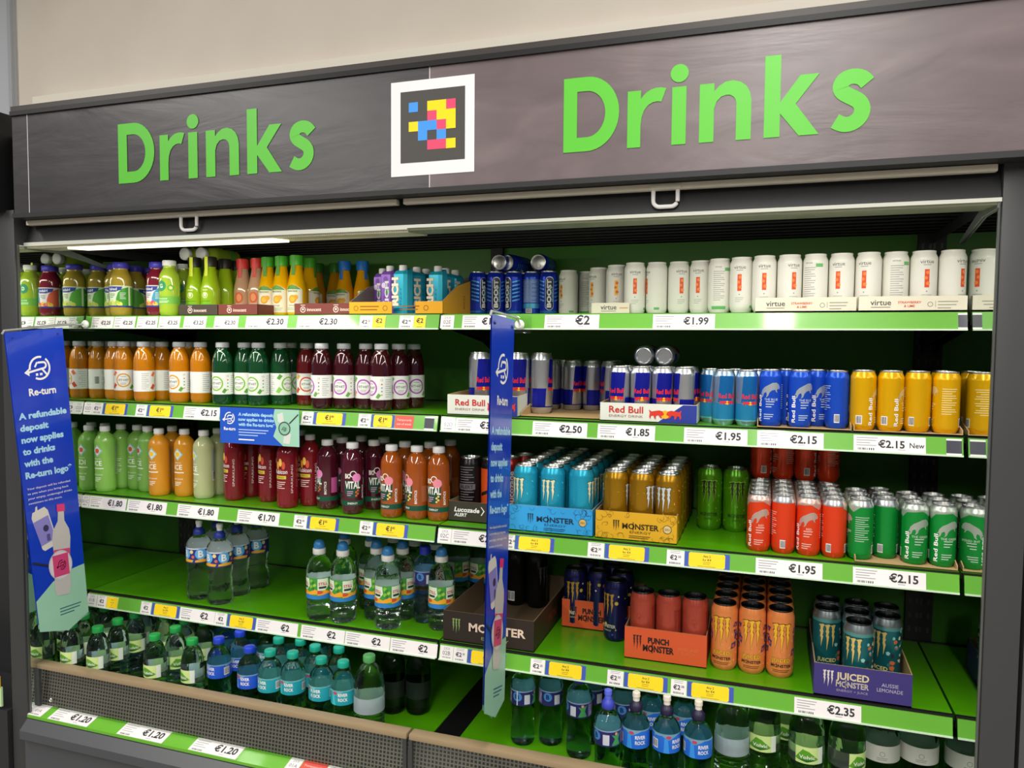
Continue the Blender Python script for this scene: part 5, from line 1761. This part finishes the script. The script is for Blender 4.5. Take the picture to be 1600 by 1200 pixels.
def innocent_front(n, ink):
    def art(a, w, h):
        for i in range(n):
            c = w * (0.32 + 0.6 * i) if n > 1 else w / 2
            a.ring(c - 0.030, h * 0.48, 0.009, 0.0022, ink, 1)
            a.disc(c - 0.030, h * 0.5, 0.0035, ink, 1, n=10)
            a.rect(c - 0.038, h * 0.83, c - 0.022, h * 0.88, ink, 1)
            a.text('innocent', c + 0.008, h * 0.34, 0.010, ink, 1, bold=0.015, width=0.048)
    return art


MAROON = mat('#7d3a35', 0.5)
tray('carton_tray', 'low dark brown carton tray before the lime green juices', 'juice trays on the top shelf', 0.334, 0.481, 0.045, 0.35, E_, 0.034, 0.034, mat('#4a3f38', 0.5), BROWN, innocent_front(1, PINKW), base=BROWN)
tray('carton_tray', 'low maroon carton tray before the pale pink juices', 'juice trays on the top shelf', 0.484, 0.626, 0.045, 0.35, E_, 0.034, 0.034, MAROON, BROWN, innocent_front(1, PINKW))
tray('carton_tray', 'low maroon carton tray with little stock, beside the yellow carton tray', 'juice trays on the top shelf', 0.757, 0.942, 0.045, 0.42, E_, 0.034, 0.034, MAROON, BROWN, innocent_front(2, PINKW))


def yellow_front(a, w, h):
    br = mat('#9a5a10', 0.5)
    for c in (0.022, 0.115, w - 0.05):
        a.ring(c, h * 0.5, 0.0075, 0.0018, br, 1)
    for c in (0.065, w - 0.10):
        a.lines(c - 0.03, c + 0.03, h * 0.6, 2, 0.009, 0.003, br, 1)


YT = mat('#eda81a', 0.5)
tray('carton_tray', 'yellow carton tray with high sloping sides and a notched front', 'juice trays on the top shelf', 0.947, 1.238, 0.035, 0.33, E_, 0.036, 0.125, YT, mat('#8f8078', 0.7), yellow_front, notch=(1.083, 1.156), side=lambda a, w, h: a.text('RICH', 0.16, 0.04, 0.012, mat('#7a4a10', 0.5), 1, rot=pi / 2))


def virtue_front(full=True):
    def art(a, w, h):
        ink = mat('#4a4a4c', 0.5)
        a.text('virtue', 0.045, h * 0.42, 0.0125, ink, 1, bold=0.01)
        a.rect(0.025, h * 0.26, 0.065, h * 0.31, mat('#8a8a88', 0.5), 1)
        r_ = mat('#d8603c', 0.5)
        if full:
            a.text('STRAWBERRY', 0.103, h * 0.52, 0.0052, r_, 1, bold=0.02)
            a.text('& LIME', 0.103, h * 0.28, 0.0052, r_, 1, bold=0.02)
            a.ring(w - 0.072, h * 0.46, 0.0055, 0.0012, mat('#8a8a84', 0.5), 1)
            a.rect(w - 0.062, h * 0.28, w - 0.0612, h * 0.68, mat('#8a8a84', 0.5), 1)
            a.lines(w - 0.057, w - 0.018, h * 0.6, 3, 0.007, 0.002, mat('#9a9a94', 0.5), 1)
        else:
            a.lines(0.074, 0.096, h * 0.5, 1, 0.005, 0.003, mat('#e0a070', 0.5), 1)
    return art


CREAM = mat('#e6dfcb', 0.45)
tray('carton_tray', 'short cream carton tray under the white cans with yellow bars', 'cream trays on the top shelf', 1.642, 1.742, 0.09, 0.22, E_, 0.03, 0.0, CREAM, KRAFT, virtue_front(False))
tray('carton_tray', 'cream carton tray of white cans, the one further from the mirror end', 'cream trays on the top shelf', 2.055, 2.274, 0.010, 0.19, E_, 0.034, 0.034, CREAM, KRAFT, virtue_front())
tray('carton_tray', 'cream carton tray of white cans against the mirror end', 'cream trays on the top shelf', 2.278, 2.494, 0.002, 0.19, E_, 0.034, 0.034, CREAM, KRAFT, virtue_front())


def bull_front(a, w, h):
    a.poly([(w * 0.60, 0.001), (w - 0.0005, 0.001), (w - 0.0005, h * 0.98), (w * 0.86, h * 0.98)], mat('#2a3a94', 0.4), 1)
    a.text('Red Bull', 0.066, h * 0.48, 0.0165, mat('#c8322c', 0.4), 2, bold=0.02, width=0.086)
    a.text('ENERGY DRINK', 0.066, h * 0.24, 0.0062, mat('#9a6a60', 0.45), 2, width=0.086)
    bulls(a, max(w * 0.68, 0.155), h * 0.45, 0.040, mat('#d8392a', 0.4), mat('#f2b41e', 0.4), 3)


def bull_side(a, w, h):
    a.text('Red Bull', w * 0.5, h * 0.4, 0.012, mat('#c8322c', 0.4), 1, bold=0.02)


PALE = mat('#dfe3d6', 0.45)
tray('carton_tray', 'pale carton tray printed with red lettering, partly behind the narrow banner', 'trays on the second shelf', 1.266, 1.466, 0.006, 0.22, D_, 0.055, 0.06, PALE, KRAFT, bull_front)
tray('carton_tray', 'flat open brown carton tray of medium blue and silver cans', 'trays on the second shelf', 1.469, 1.682, 0.025, 0.38, D_, 0.006, 0.06, KRAFT, KRAFT)
tray('carton_tray', 'pale carton tray printed with red lettering, under the two lying cans', 'trays on the second shelf', 1.686, 1.926, 0.008, 0.22, D_, 0.047, 0.05, PALE, KRAFT, bull_front, bull_side)
tray('carton_tray', 'flat brown carton base with short sides under the bright blue cans', 'trays on the second shelf', 2.066, 2.271, -0.002, 0.22, D_, 0.004, 0.045, KRAFT, KRAFT, t=0.002)
tray('carton_tray', 'flat brown carton base with short sides under the yellow cans', 'trays on the second shelf', 2.275, 2.494, -0.006, 0.22, D_, 0.004, 0.045, KRAFT, KRAFT, t=0.002)
tray('carton_tray', 'flat brown carton base with short sides under the green and silver cans', 'trays on the third shelf', 2.286, 2.494, -0.008, 0.20, C_, 0.004, 0.05, KRAFT, KRAFT, t=0.002)


def lucozade_front(a, w, h):
    a.text('Lucozade', 0.055, h * 0.50, 0.0125, WHITE, 1, bold=0.03, width=0.075, shear=0.2)
    a.poly([(0.096, h * 0.38), (0.104, h * 0.60), (0.096, h * 0.80), (0.0985, h * 0.80), (0.1075, h * 0.6), (0.099, h * 0.38)], WHITE, 1)
    a.text('ALERT', 0.037, h * 0.27, 0.009, WHITE, 1, bold=0.03, shear=0.2, width=0.038)
    a.text('THE', 0.150, h * 0.62, 0.008, WHITE, 1, bold=0.02)


tray('carton_tray', 'dark olive-brown carton tray with white slanted lettering', 'trays on the third shelf', 1.255, 1.438, 0.04, 0.22, C_, 0.056, 0.056, mat('#38352a', 0.5), BROWN, lucozade_front)


def monster_front(main, ink, badge, swirl):
    def art(a, w, h):
        claw(a, w * 0.26, h * 0.52, h * 0.13, mat(main, 0.45), 2)
        monster_word(a, w * 0.56, h * 0.42, h * 0.19, w * 0.45, mat(main, 0.45), 2)
        a.text('ENERGY', w * 0.56, h * 0.27, h * 0.085, mat(ink, 0.45), 2, width=w * 0.26)
        a.lines(w * 0.42, w * 0.68, h * 0.17, 2, h * 0.06, h * 0.022, mat(ink, 0.5), 2)
        rnd = random.Random(int(w * 1000) + len(main))
        for i in range(46):
            u = rnd.choice((rnd.uniform(0.02, 0.2), rnd.uniform(0.8, 0.97), rnd.uniform(0.05, 0.95))) * w
            v = rnd.choice((rnd.uniform(0.05, 0.16), rnd.uniform(0.82, 0.93), rnd.uniform(0.1, 0.9) if (u < w * 0.17 or u > w * 0.83) else 0.09)) * h
            k = rnd.uniform(0.004, 0.010)
            s0 = rnd.uniform(0, 6)
            a.ring(min(max(u, k), w - k), min(max(v, k), h - k), k, 0.0009, mat(swirl, 0.5), 1, s0, s0 + rnd.uniform(2, 4.5), 8)
        if badge:
            a.disc(w * 0.885, h * 0.5, h * 0.13, mat(badge, 0.45), 2, n=16)
            a.ring(w * 0.885, h * 0.5, h * 0.15, h * 0.02, mat(ink, 0.45), 2)
            a.text('ZERO', w * 0.885, h * 0.46, h * 0.075, mat(ink, 0.45), 3, width=h * 0.19)
    return art


MBF = monster_front('#17324a', '#17486a', '#d8b45a', '#1a6a98')
tray('carton_tray', 'bright blue carton tray of turquoise cans', 'trays on the third shelf', 1.448, 1.672, 0.0, 0.29, C_, 0.070, 0.072, mat('#2f9bd8', 0.45), BROWN, MBF, lambda a, w, h: claw(a, w * 0.5, h * 0.55, h * 0.14, mat('#17324a', 0.5), 1))
MGF = monster_front('#3a2a10', '#4a3610', '#d8c08a', '#8a6a10')
tray('carton_tray', 'golden yellow carton tray of gold cans', 'trays on the third shelf', 1.680, 1.884, 0.0, 0.285, C_, 0.072, 0.074, mat('#d8a51c', 0.45), BROWN, MGF, lambda a, w, h: claw(a, w * 0.5, h * 0.55, h * 0.14, mat('#4a3610', 0.5), 1))


def black_front(a, w, h):
    claw(a, w * 0.15, h * 0.55, h * 0.16, mat('#7f9a5a', 0.45), 2)
    monster_word(a, w * 0.60, h * 0.42, h * 0.26, w * 0.62, mat('#e0c8b4', 0.45), 2)
    a.text('ENERGY', w * 0.58, h * 0.17, h * 0.10, mat('#8a9a6a', 0.45), 2, width=w * 0.30)


tray('carton_tray', 'large near-empty dark brown carton tray crossing the narrow banner', 'trays on the fourth shelf', 1.258, 1.519, 0.0, 0.40, B_, 0.084, 0.086, mat('#2a2019', 0.5), mat('#6f5a44', 0.75), black_front,
     lambda a, w, h: (claw(a, w * 0.75, h * 0.55, h * 0.18, mat('#8a3a22', 0.5), 1), a.text('MON', w * 0.45, h * 0.35, h * 0.3, mat('#8a3a22', 0.5), 1)))


def punch_front(flavour):
    def art(a, w, h):
        dk = mat('#241512', 0.5)
        claw(a, w * 0.16, h * 0.56, h * 0.15, mat('#3a1a18', 0.5), 2)
        a.text('PUNCH', w * 0.42, h * 0.56, h * 0.17, dk, 2, bold=0.05, width=w * 0.26)
        monster_word(a, w * 0.42, h * 0.30, h * 0.19, w * 0.38, dk, 2, 0.04)
        if flavour:
            a.text('PIPELINE', w * 0.78, h * 0.45, h * 0.09, mat('#d8703c', 0.5), 2, width=w * 0.24)
            a.text('PUNCH', w * 0.78, h * 0.32, h * 0.09, mat('#d8703c', 0.5), 2, width=w * 0.16)
    return art


ORT = mat('#d4552a', 0.5)
tray('carton_tray', 'orange carton tray standing further back on the fourth shelf', 'trays on the fourth shelf', 1.540, 1.748, 0.208, 0.42, B_, 0.082, 0.084, ORT, BROWN, punch_front(False))
tray('carton_tray', 'orange carton tray of brick red cans at the shelf front', 'trays on the fourth shelf', 1.750, 1.958, 0.052, 0.34, B_, 0.084, 0.086, ORT, BROWN, punch_front(True))


def aussie_front(a, w, h):
    gd = mat('#d8c8a0', 0.45)
    claw(a, w * 0.15, h * 0.58, h * 0.17, mat('#d8cfc8', 0.45), 2)
    a.text('JUICED', w * 0.40, h * 0.58, h * 0.21, gd, 2, bold=0.03, width=w * 0.34)
    monster_word(a, w * 0.40, h * 0.35, h * 0.17, w * 0.34, mat('#b9b0a8', 0.45), 2)
    a.text('ENERGY + JUICE', w * 0.40, h * 0.20, h * 0.07, mat('#a9a0b8', 0.45), 2, width=w * 0.32)
    a.text('AUSSIE', w * 0.78, h * 0.52, h * 0.11, mat('#b9b4c8', 0.45), 2, width=w * 0.17)
    a.text('LEMONADE', w * 0.78, h * 0.36, h * 0.11, mat('#b9b4c8', 0.45), 2, width=w * 0.26)


tray('carton_tray', 'dark purple carton tray of teal cans near the mirror end', 'trays on the fourth shelf', 2.207, 2.414, -0.004, 0.28, B_, 0.076, 0.082, mat('#3d3378', 0.45), mat('#a08a5c', 0.7), aussie_front)

# ------------------------------------------------------------------ price tickets in the strips


def strip_map(s, x0):
    if s == 'A':
        b, t = Vector((0, -0.2355, 0.3962)), Vector((0, 0.0457, 0.0130))
        t.normalize()
    else:
        b = Vector((0, SHY[s] - 0.04 * sin(TILT), SHZ[s] - 0.04 * cos(TILT)))
        t = Vector((0, sin(TILT), cos(TILT)))
    n = Vector((0, -t.z, t.y))
    return lambda u, v, e: b + Vector((x0 + u, 0, 0)) + t * v + n * (e + 0.0006), b, t, n


def price(a, txt, u, v, h, m, layer, small=False):
    if small and '.' in txt:
        p, c_ = txt.split('.')
        w = glyphs(p, 0.025)[2] * h / 0.7
        w2 = glyphs(c_, 0.015)[2] * h * 0.5 / 0.7
        x = u - (w + w2 + 0.002) / 2
        a.text(p, x, v, h, m, layer, 'l', 0.025)
        a.text(c_, x + w + 0.002, v + h * 0.5, h * 0.5, m, layer, 'l', 0.015)
    else:
        a.text(txt, u, v, h, m, layer, 'c', 0.028)


BAYW = ('in the bay of the broad banner', 'in the bay under the larger green word')
for s in 'EDCBA':
    cnt = {}
    for x0, x1, t, txt in TICKETS[s]:
        W, Hh = x1 - x0, 0.0378 if s != 'A' else 0.0465
        v0 = 0.0015
        mp, b, tv, nv = strip_map(s, x0)
        a = Art()
        if t == 'w':
            a.rect(0, v0, W, v0 + Hh - 0.002, PAPER, 1)
            a.lines(W * 0.04, min(W * 0.34, 0.05), v0 + Hh * 0.78, 4, Hh * 0.15, 0.0017, GREY, 2)
            a.code(W * 0.04, v0 + 0.002, min(W * 0.28, 0.038), 0.006, 2)
            if 'New' in txt:
                price(a, '€2.15', W * 0.53, v0 + Hh * 0.26, Hh * 0.42, INK, 3)
                a.text('New', W * 0.88, v0 + Hh * 0.30, Hh * 0.30, INK, 3, 'c', 0.01, 0, W * 0.2)
            else:
                price(a, txt, W * 0.70 if W > 0.1 else W * 0.66, v0 + Hh * 0.28, (Hh * 0.60 if s == 'E' and txt == '€2' and W > .1 else Hh * 0.46) if W > 0.1 else 0.0115, INK, 3)
            a.lines(W * 0.62, W * 0.72, v0 + 0.0055, 1, 0.004, 0.0012, GREY, 2)
            kind = 'white ticket reading %s' % txt
        elif t == 's':
            a.rect(0, v0, W, v0 + Hh - 0.002, PAPER, 1)
            a.lines(W * 0.2, W * 0.8, v0 + Hh * 0.86, 2, 0.004, 0.0011, GREY, 2)
            price(a, txt, W * 0.5, v0 + Hh * 0.34, 0.0105, INK, 3, True)
            a.code(W * 0.1, v0 + 0.002, W * 0.75, 0.0055, 2)
            kind = 'narrow white ticket reading %s' % txt
        elif t in ('y', 'yb'):
            if t == 'yb':
                a.rect(0, v0, W, v0 + Hh - 0.002, BLUEB, 1)
                m0, m1 = W * 0.09, W * 0.90
            else:
                m0, m1 = 0.0, W
            q = 0.003
            a.poly([(m0 + q, v0 + 0.001), (m1 - q, v0 + 0.001), (m1, v0 + 0.001 + q), (m1, v0 + Hh - 0.003 - q), (m1 - q, v0 + Hh - 0.003), (m0 + q, v0 + Hh - 0.003), (m0, v0 + Hh - 0.003 - q), (m0, v0 + 0.001 + q)], YEL, 2)
            c = (m0 + m1) / 2
            if txt.startswith('Any'):
                hh = min(0.0052, W * 0.08)
                a.text('Any 2', c, v0 + Hh * 0.66, hh, INK, 3, bold=0.01)
                a.text('for €4', c, v0 + Hh * 0.44, hh, INK, 3, bold=0.01)
                a.lines(c - W * 0.08, c + W * 0.08, v0 + Hh * 0.33, 2, 0.004, 0.001, mat('#8a7420', 0.5), 3)
                a.lines(c - W * 0.2, c + W * 0.2, v0 + 0.003, 1, 0.004, 0.001, mat('#8a7420', 0.5), 3)
                kind = 'yellow ticket reading Any 2 for €4'
            else:
                price(a, txt, c, v0 + Hh * 0.40, 0.0125, INK, 3, True)
                a.lines(c - W * 0.1, c + W * 0.1, v0 + Hh * 0.28, 1, 0.004, 0.001, mat('#8a7420', 0.5), 3)
                a.lines(c - W * 0.22, c + W * 0.22, v0 + 0.0035, 1, 0.004, 0.0012, mat('#8a7420', 0.5), 3)
                kind = 'yellow ticket reading %s' % txt
            kind = ('blue-edged ' if t == 'yb' else 'plain ') + kind
        elif t == 't':
            a.rect(0, v0, W, v0 + Hh - 0.002, PAPER, 1)
            a.text('2XX', W * 0.52, v0 + Hh * 0.68, 0.007, GREY, 2)
            a.text(txt, W * 0.5, v0 + Hh * 0.32, 0.0105, mat('#6a6a6e', 0.5), 2)
            a.code(W * 0.15, v0 + 0.004, W * 0.7, 0.004, 2)
            kind = 'white bay tag reading 2XX %s' % txt
        elif t == 'r':
            a.rect(0, v0, W, v0 + Hh - 0.002, mat('#e0574a', 0.4), 1)
            pw = mat('#f6dcd6', 0.4)
            a.text('Temporarily', W * 0.5, v0 + Hh * 0.56, 0.006, pw, 2, width=W * 0.8)
            a.text('out of stock', W * 0.5, v0 + Hh * 0.26, 0.006, pw, 2, width=W * 0.8)
            kind = 'red out-of-stock ticket'
        else:
            a.rect(0, v0 + 0.004, W, v0 + Hh - 0.006, mat('#3b3c48', 0.35), 1)
            kind = 'blank dark grey tag'
        mb = MB()
        # card body
        c = [mp(0, v0, -0.0004), mp(W, v0, -0.0004), mp(W, v0 + Hh - 0.002, -0.0004), mp(0, v0 + Hh - 0.002, -0.0004)]
        mb.quad(c[::-1], PAPER)
        a.put(mb, mp, eps=0.00022)
        cnt[kind] = cnt.get(kind, 0) + 1
        kk = sum(1 for q in TICKETS[s] if q[2] == t and q[3] == txt)
        where = 'on the %s strip' % ('base' if s == 'A' else WORDS[s] + ' shelf')
        lb = '%s %s%s' % (kind, where, ', %s from left' % ORD[cnt[kind] - 1] if kk > 1 else '')
        o = mb.build('price_ticket')
        tag(o, lb, 'price tag', 'tickets on the %s' % ('base strip' if s == 'A' else WORDS[s] + ' shelf strip'))

# ------------------------------------------------------------------ deposit notices
RB, MINT, ICEB = mat('#123cc0', 0.32, coat=0.3), mat('#9fd0b8', 0.4, coat=0.2), mat('#a9d8f4', 0.4)


def return_logo(a, u, v, r, m, layer):
    a.ring(u, v, r, r * 0.17, m, layer, radians(75), radians(185), 16)
    a.ring(u, v, r, r * 0.17, m, layer, radians(-120), radians(50), 20)
    a.poly([(u - r * 1.45, v - r * 0.28), (u - r * 1.0, v + r * 0.05), (u - r * 1.0, v - r * 0.60)], m, layer)
    a.line((u - r * 1.05, v - r * 0.28), (u + r * 0.35, v - r * 0.05), r * 0.17, m, layer)
    a.line((u - r * 0.15, v + r * 0.45), (u + r * 0.35, v + r * 0.45), r * 0.17, m, layer)
    a.ring(u + r * 0.35, v + r * 0.20, r * 0.335, r * 0.17, m, layer, -pi / 2, pi / 2, 12)
    a.line((u + r * 0.2, v - r * 0.1), (u + r * 0.62, v - r * 0.6), r * 0.17, m, layer)
    a.line((u - r * 0.45, v + r * 0.1), (u - r * 0.20, v + r * 0.5), r * 0.16, m, layer)
    a.rect(u - r * 0.42, v - r * 0.62, u - r * 0.2, v - r * 0.42, m, layer)
    a.rect(u - r * 0.05, v - r * 0.62, u + r * 0.2, v - r * 0.42, m, layer)


def fin_art(a, W, H):
    a.rect(0, 0.0, W, H, RB, 1)
    a.poly([(0, -0.020), (W * 0.55, -0.045), (W, -0.012), (W, H * 0.16), (W * 0.75, H * 0.155), (W * 0.35, H * 0.13), (0, H * 0.08)], MINT, 2)
    return_logo(a, W * 0.52, H * 0.868, 0.036, WHITE, 2)
    a.text('Re-turn', W * 0.53, H * 0.776, 0.021, WHITE, 2, bold=0.03, width=W * 0.48)
    for i, t in enumerate(('A refundable', 'deposit', 'now applies', 'to drinks', 'with the', 'Re-turn logo*')):
        w = W * (0.86, 0.50, 0.76, 0.58, 0.52, 0.86)[i]
        a.text(t, W * 0.07, H * (0.700 - 0.0405 * i), 0.018, ICEB, 2, 'l', 0.045, 0, w)
    for i, t in enumerate(('Your deposit will be refunded', 'to you when you bring back', 'your empty, undamaged drinks', 'containers to this store.')):
        a.text(t, W * 0.07, H * (0.458 - 0.0165 * i), 0.0062, WHITE, 2, 'l', 0.0, 0, W * (0.80, 0.76, 0.82, 0.62)[i])
    lo, gl = mat('#d9d4d0', 0.4), mat('#c6c1c0', 0.4)
    # tilted can

    def rot(pts, cx, cy, an):
        return [(cx + x * cos(an) - y * sin(an), cy + x * sin(an) + y * cos(an)) for x, y in pts]
    cx, cy, an = W * 0.30, H * 0.315, radians(14)
    a.poly(rot([(-0.022, -0.060), (0.022, -0.060), (0.029, -0.052), (0.030, 0.048), (0.022, 0.062), (-0.022, 0.062), (-0.030, 0.048), (-0.029, -0.052)], cx, cy, an), lo, 3)
    a.poly(rot([(-0.0295, -0.042), (0.0255, -0.042), (0.0255, 0.034), (-0.0295, 0.034)], cx, cy, an), mat('#8c84cc', 0.4), 4)
    a.disc(cx + 0.004, cy + 0.002, 0.010, mat('#3a3460', 0.4), 5, n=16)
    a.rect(cx + 0.004, cy - 0.036, cx + 0.016, cy - 0.016, mat('#5a5290', 0.4), 5)
    a.poly(rot([(-0.012, 0.062), (-0.006, 0.074), (0.0, 0.074), (-0.003, 0.062)], cx, cy, an), lo, 3)
    # tilted bottle
    bx, by, an = W * 0.56, H * 0.20, radians(-5)
    a.poly(rot([(-0.010, 0.142), (0.012, 0.142), (0.013, 0.112), (0.030, 0.085), (0.034, 0.060), (0.031, 0.02), (0.030, -0.09), (0.022, -0.108), (-0.022, -0.108), (-0.030, -0.09), (-0.030, 0.02), (-0.034, 0.060), (-0.030, 0.085), (-0.012, 0.112)], bx, by, an), gl, 5)
    a.poly(rot([(-0.014, 0.140), (0.015, 0.140), (0.015, 0.162), (-0.014, 0.162)], bx, by, an), mat('#e03a78', 0.4), 6)
    a.poly(rot([(-0.030, -0.035), (0.030, -0.035), (0.030, 0.028), (-0.030, 0.028)], bx, by, an), mat('#d4457c', 0.4), 6)
    a.disc(bx - 0.008, by - 0.018, 0.044, mat('#c9c6ce', 0.3), 7, n=28)
    a.disc(bx - 0.008, by - 0.018, 0.040, mat('#dcd3da', 0.3), 8, n=28)
    a.rect(bx - 0.036, by - 0.050, bx + 0.022, by + 0.014, mat('#d4457c', 0.4), 9)
    a.line((bx - 0.052, by - 0.010), (-0.0 + 0.002, by + 0.010), 0.006, mat('#2a2a3a', 0.4), 7)
    return_logo(a, bx - 0.004, by - 0.018, 0.015, mat('#5a1030', 0.4), 10)
    a.lines(W * 0.42, W * 0.86, H * 0.028, 3, 0.009, 0.0032, mat('#3a6a78', 0.4), 3)


def fin(label, TL, TR, BL, BR, clip, tip_end):
    TL, TR, BL, BR = (Vector(p) for p in (TL, TR, BL, BR))
    r = empty('fin_banner', clip)
    tag(r, label, 'banner', 'deposit banners clipped to the shelf edge')
    W = (TR - TL).length
    H = ((TL - BL).length + (TR - BR).length) / 2
    nrm = (TR - TL).cross(BL - TL).normalized()
    if nrm.x < 0:
        nrm = -nrm

    def sheet(side):
        def f(u, v, e):
            s, t = u / W, 1 - v / H
            p = (TL * (1 - s) + TR * s) * (1 - t) + (BL * (1 - s) + BR * s) * t
            return p + nrm * (side * (0.0012 + e))
        return f
    mb = MB()
    a = Art(); fin_art(a, W, H)
    cv = [H * i / 48 for i in range(-3, 48)]
    a.put(mb, sheet(1), W / 10, cv, eps=0.0004, clip=(0, -1, W, H))
    fw = sheet(-1)
    b = Art(); fin_art(b, W, H)
    b.put(mb, lambda u, v, e: fw(W - u, v, e), W / 10, cv, eps=0.0004, clip=(0, -1, W, H))
    part(mb, 'sheet', r)
    # rod with a hook, sleeve rivets, clip on the strip
    clr = mat('#d5d8d8', 0.15, trans=0.6)
    d = (TR - TL).normalized()
    mb = MB()
    mb.tube([Vector(clip) + Vector((0, -0.004, 0)), TR + d * 0.02 + Vector((0, 0, 0.008)), TL - d * 0.0 + Vector((0, 0, 0.006)), TL - d * 0.006 + Vector((0, 0, -0.004))], 0.003, clr)
    part(mb, 'rod', r)
    for s in (0.12, 0.9):
        p = TL + (TR - TL) * s - Vector((0, 0, 0.018))
        mb = MB()
        mb.lathe([(0, 0.0012), (0.0045, 0.0018), (0.0035, 0.004), (0, 0.0045)], mat('#1c2a70', 0.3), 12, M=Matrix.Translation(p) @ nrm.to_track_quat('Z', 'Y').to_matrix().to_4x4())
        part(mb, 'rivet', r)
    c = Vector(clip)
    mb = MB()
    mb.box(c.x - 0.022, c.x + 0.030, c.y - 0.004, c.y + 0.001, c.z - 0.022, c.z + 0.024, ACRYL, 0.001)
    part(mb, 'clip_plate', r)
    mb = MB()
    mb.lathe([(0, 0), (0.012, 0), (0.013, 0.004), (0.009, 0.010), (0, 0.011)], mat('#e9eae6', 0.3), 20, M=Matrix.Translation((c.x, c.y - 0.004, c.z)) @ Matrix.Rotation(pi / 2, 4, 'X'))
    part(mb, 'clip_knob', r)


fin('broad blue hanging banner before the dark end post, text facing the viewer', (0.015, -0.287, 1.543), (0.015, -0.097, 1.561), (0.121, -0.289, 0.705), (0.096, -0.100, 0.690), (0.022, -0.012, 1.574), None)
fin('narrow-looking blue hanging banner seen nearly edge-on at the middle of the shelves', (1.500, -0.289, 1.590), (1.500, -0.131, 1.581), (1.484, -0.283, 0.690), (1.480, -0.128, 0.645), (1.478, -0.012, 1.572), None)

# small card in the second shelf's strip
r = empty('notice_card', (0.687, -0.03, 1.276))
tag(r, 'small blue and mint deposit notice card on the second shelf strip', 'sign')


def card_art(a, W, H):
    a.rect(0, 0, W, H, mat('#2456c4', 0.35), 1)
    a.poly([(W * 0.80, 0), (W, 0), (W, H), (W * 0.70, H), (W * 0.68, H * 0.78), (W * 0.72, H * 0.5), (W * 0.68, H * 0.25)], MINT, 2)
    return_logo(a, W * 0.125, H * 0.70, H * 0.17, WHITE, 2)
    a.text('Re-turn', W * 0.125, H * 0.36, H * 0.085, WHITE, 2, bold=0.03, width=W * 0.15)
    for i, t in enumerate(('A refundable deposit', 'now applies to drinks', 'with the Re-turn logo*')):
        a.text(t, W * 0.24, H * (0.78 - 0.14 * i), H * 0.085, ICEB, 3, 'l', 0.04, 0, W * (0.44, 0.45, 0.46)[i])
    a.lines(W * 0.24, W * 0.62, H * 0.38, 3, H * 0.075, H * 0.028, mat('#a9c4ec', 0.4), 2)
    a.lines(W * 0.24, W * 0.44, H * 0.10, 1, H * 0.07, H * 0.035, WHITE, 2)
    a.poly([(W * 0.74, H * 0.66), (W * 0.82, H * 0.58), (W * 0.80, H * 0.92), (W * 0.73, H * 0.86)], mat('#d5dad4', 0.4), 3)
    a.poly([(W * 0.80, H * 0.08), (W * 0.88, H * 0.06), (W * 0.90, H * 0.34), (W * 0.82, H * 0.36)], mat('#d5dad4', 0.4), 3)
    a.ring(W * 0.82, H * 0.48, H * 0.19, H * 0.03, mat('#3a4a54', 0.4), 5)
    a.disc(W * 0.82, H * 0.48, H * 0.165, mat('#8fc0a4', 0.4), 4)
    a.line((W * 0.88, H * 0.62), (W * 0.99, H * 0.88), H * 0.03, mat('#2a3238', 0.4), 5)
    return_logo(a, W * 0.82, H * 0.47, H * 0.065, mat('#2a5a4a', 0.4), 6)


mb = MB()
mb.box(0.549, 0.823, -0.0318, -0.0305, 1.223, 1.329, mat('#2456c4', 0.35))
a = Art(); card_art(a, 0.274, 0.106)
a.put(mb, on_xz(0.549, -0.0319, 1.223))
part(mb, 'card', r)
mb = MB()
mb.box(0.60, 0.64, -0.0305, -0.012, 1.300, 1.318, ACRYL)
mb.box(0.74, 0.78, -0.0305, -0.012, 1.300, 1.318, ACRYL)
part(mb, 'clip', r)

# prototypes that no shelf uses are taken away again
for kind, root in PROTO.items():
    if kind not in USED:
        for o in list(root.children_recursive) + [root]:
            bpy.data.objects.remove(o)
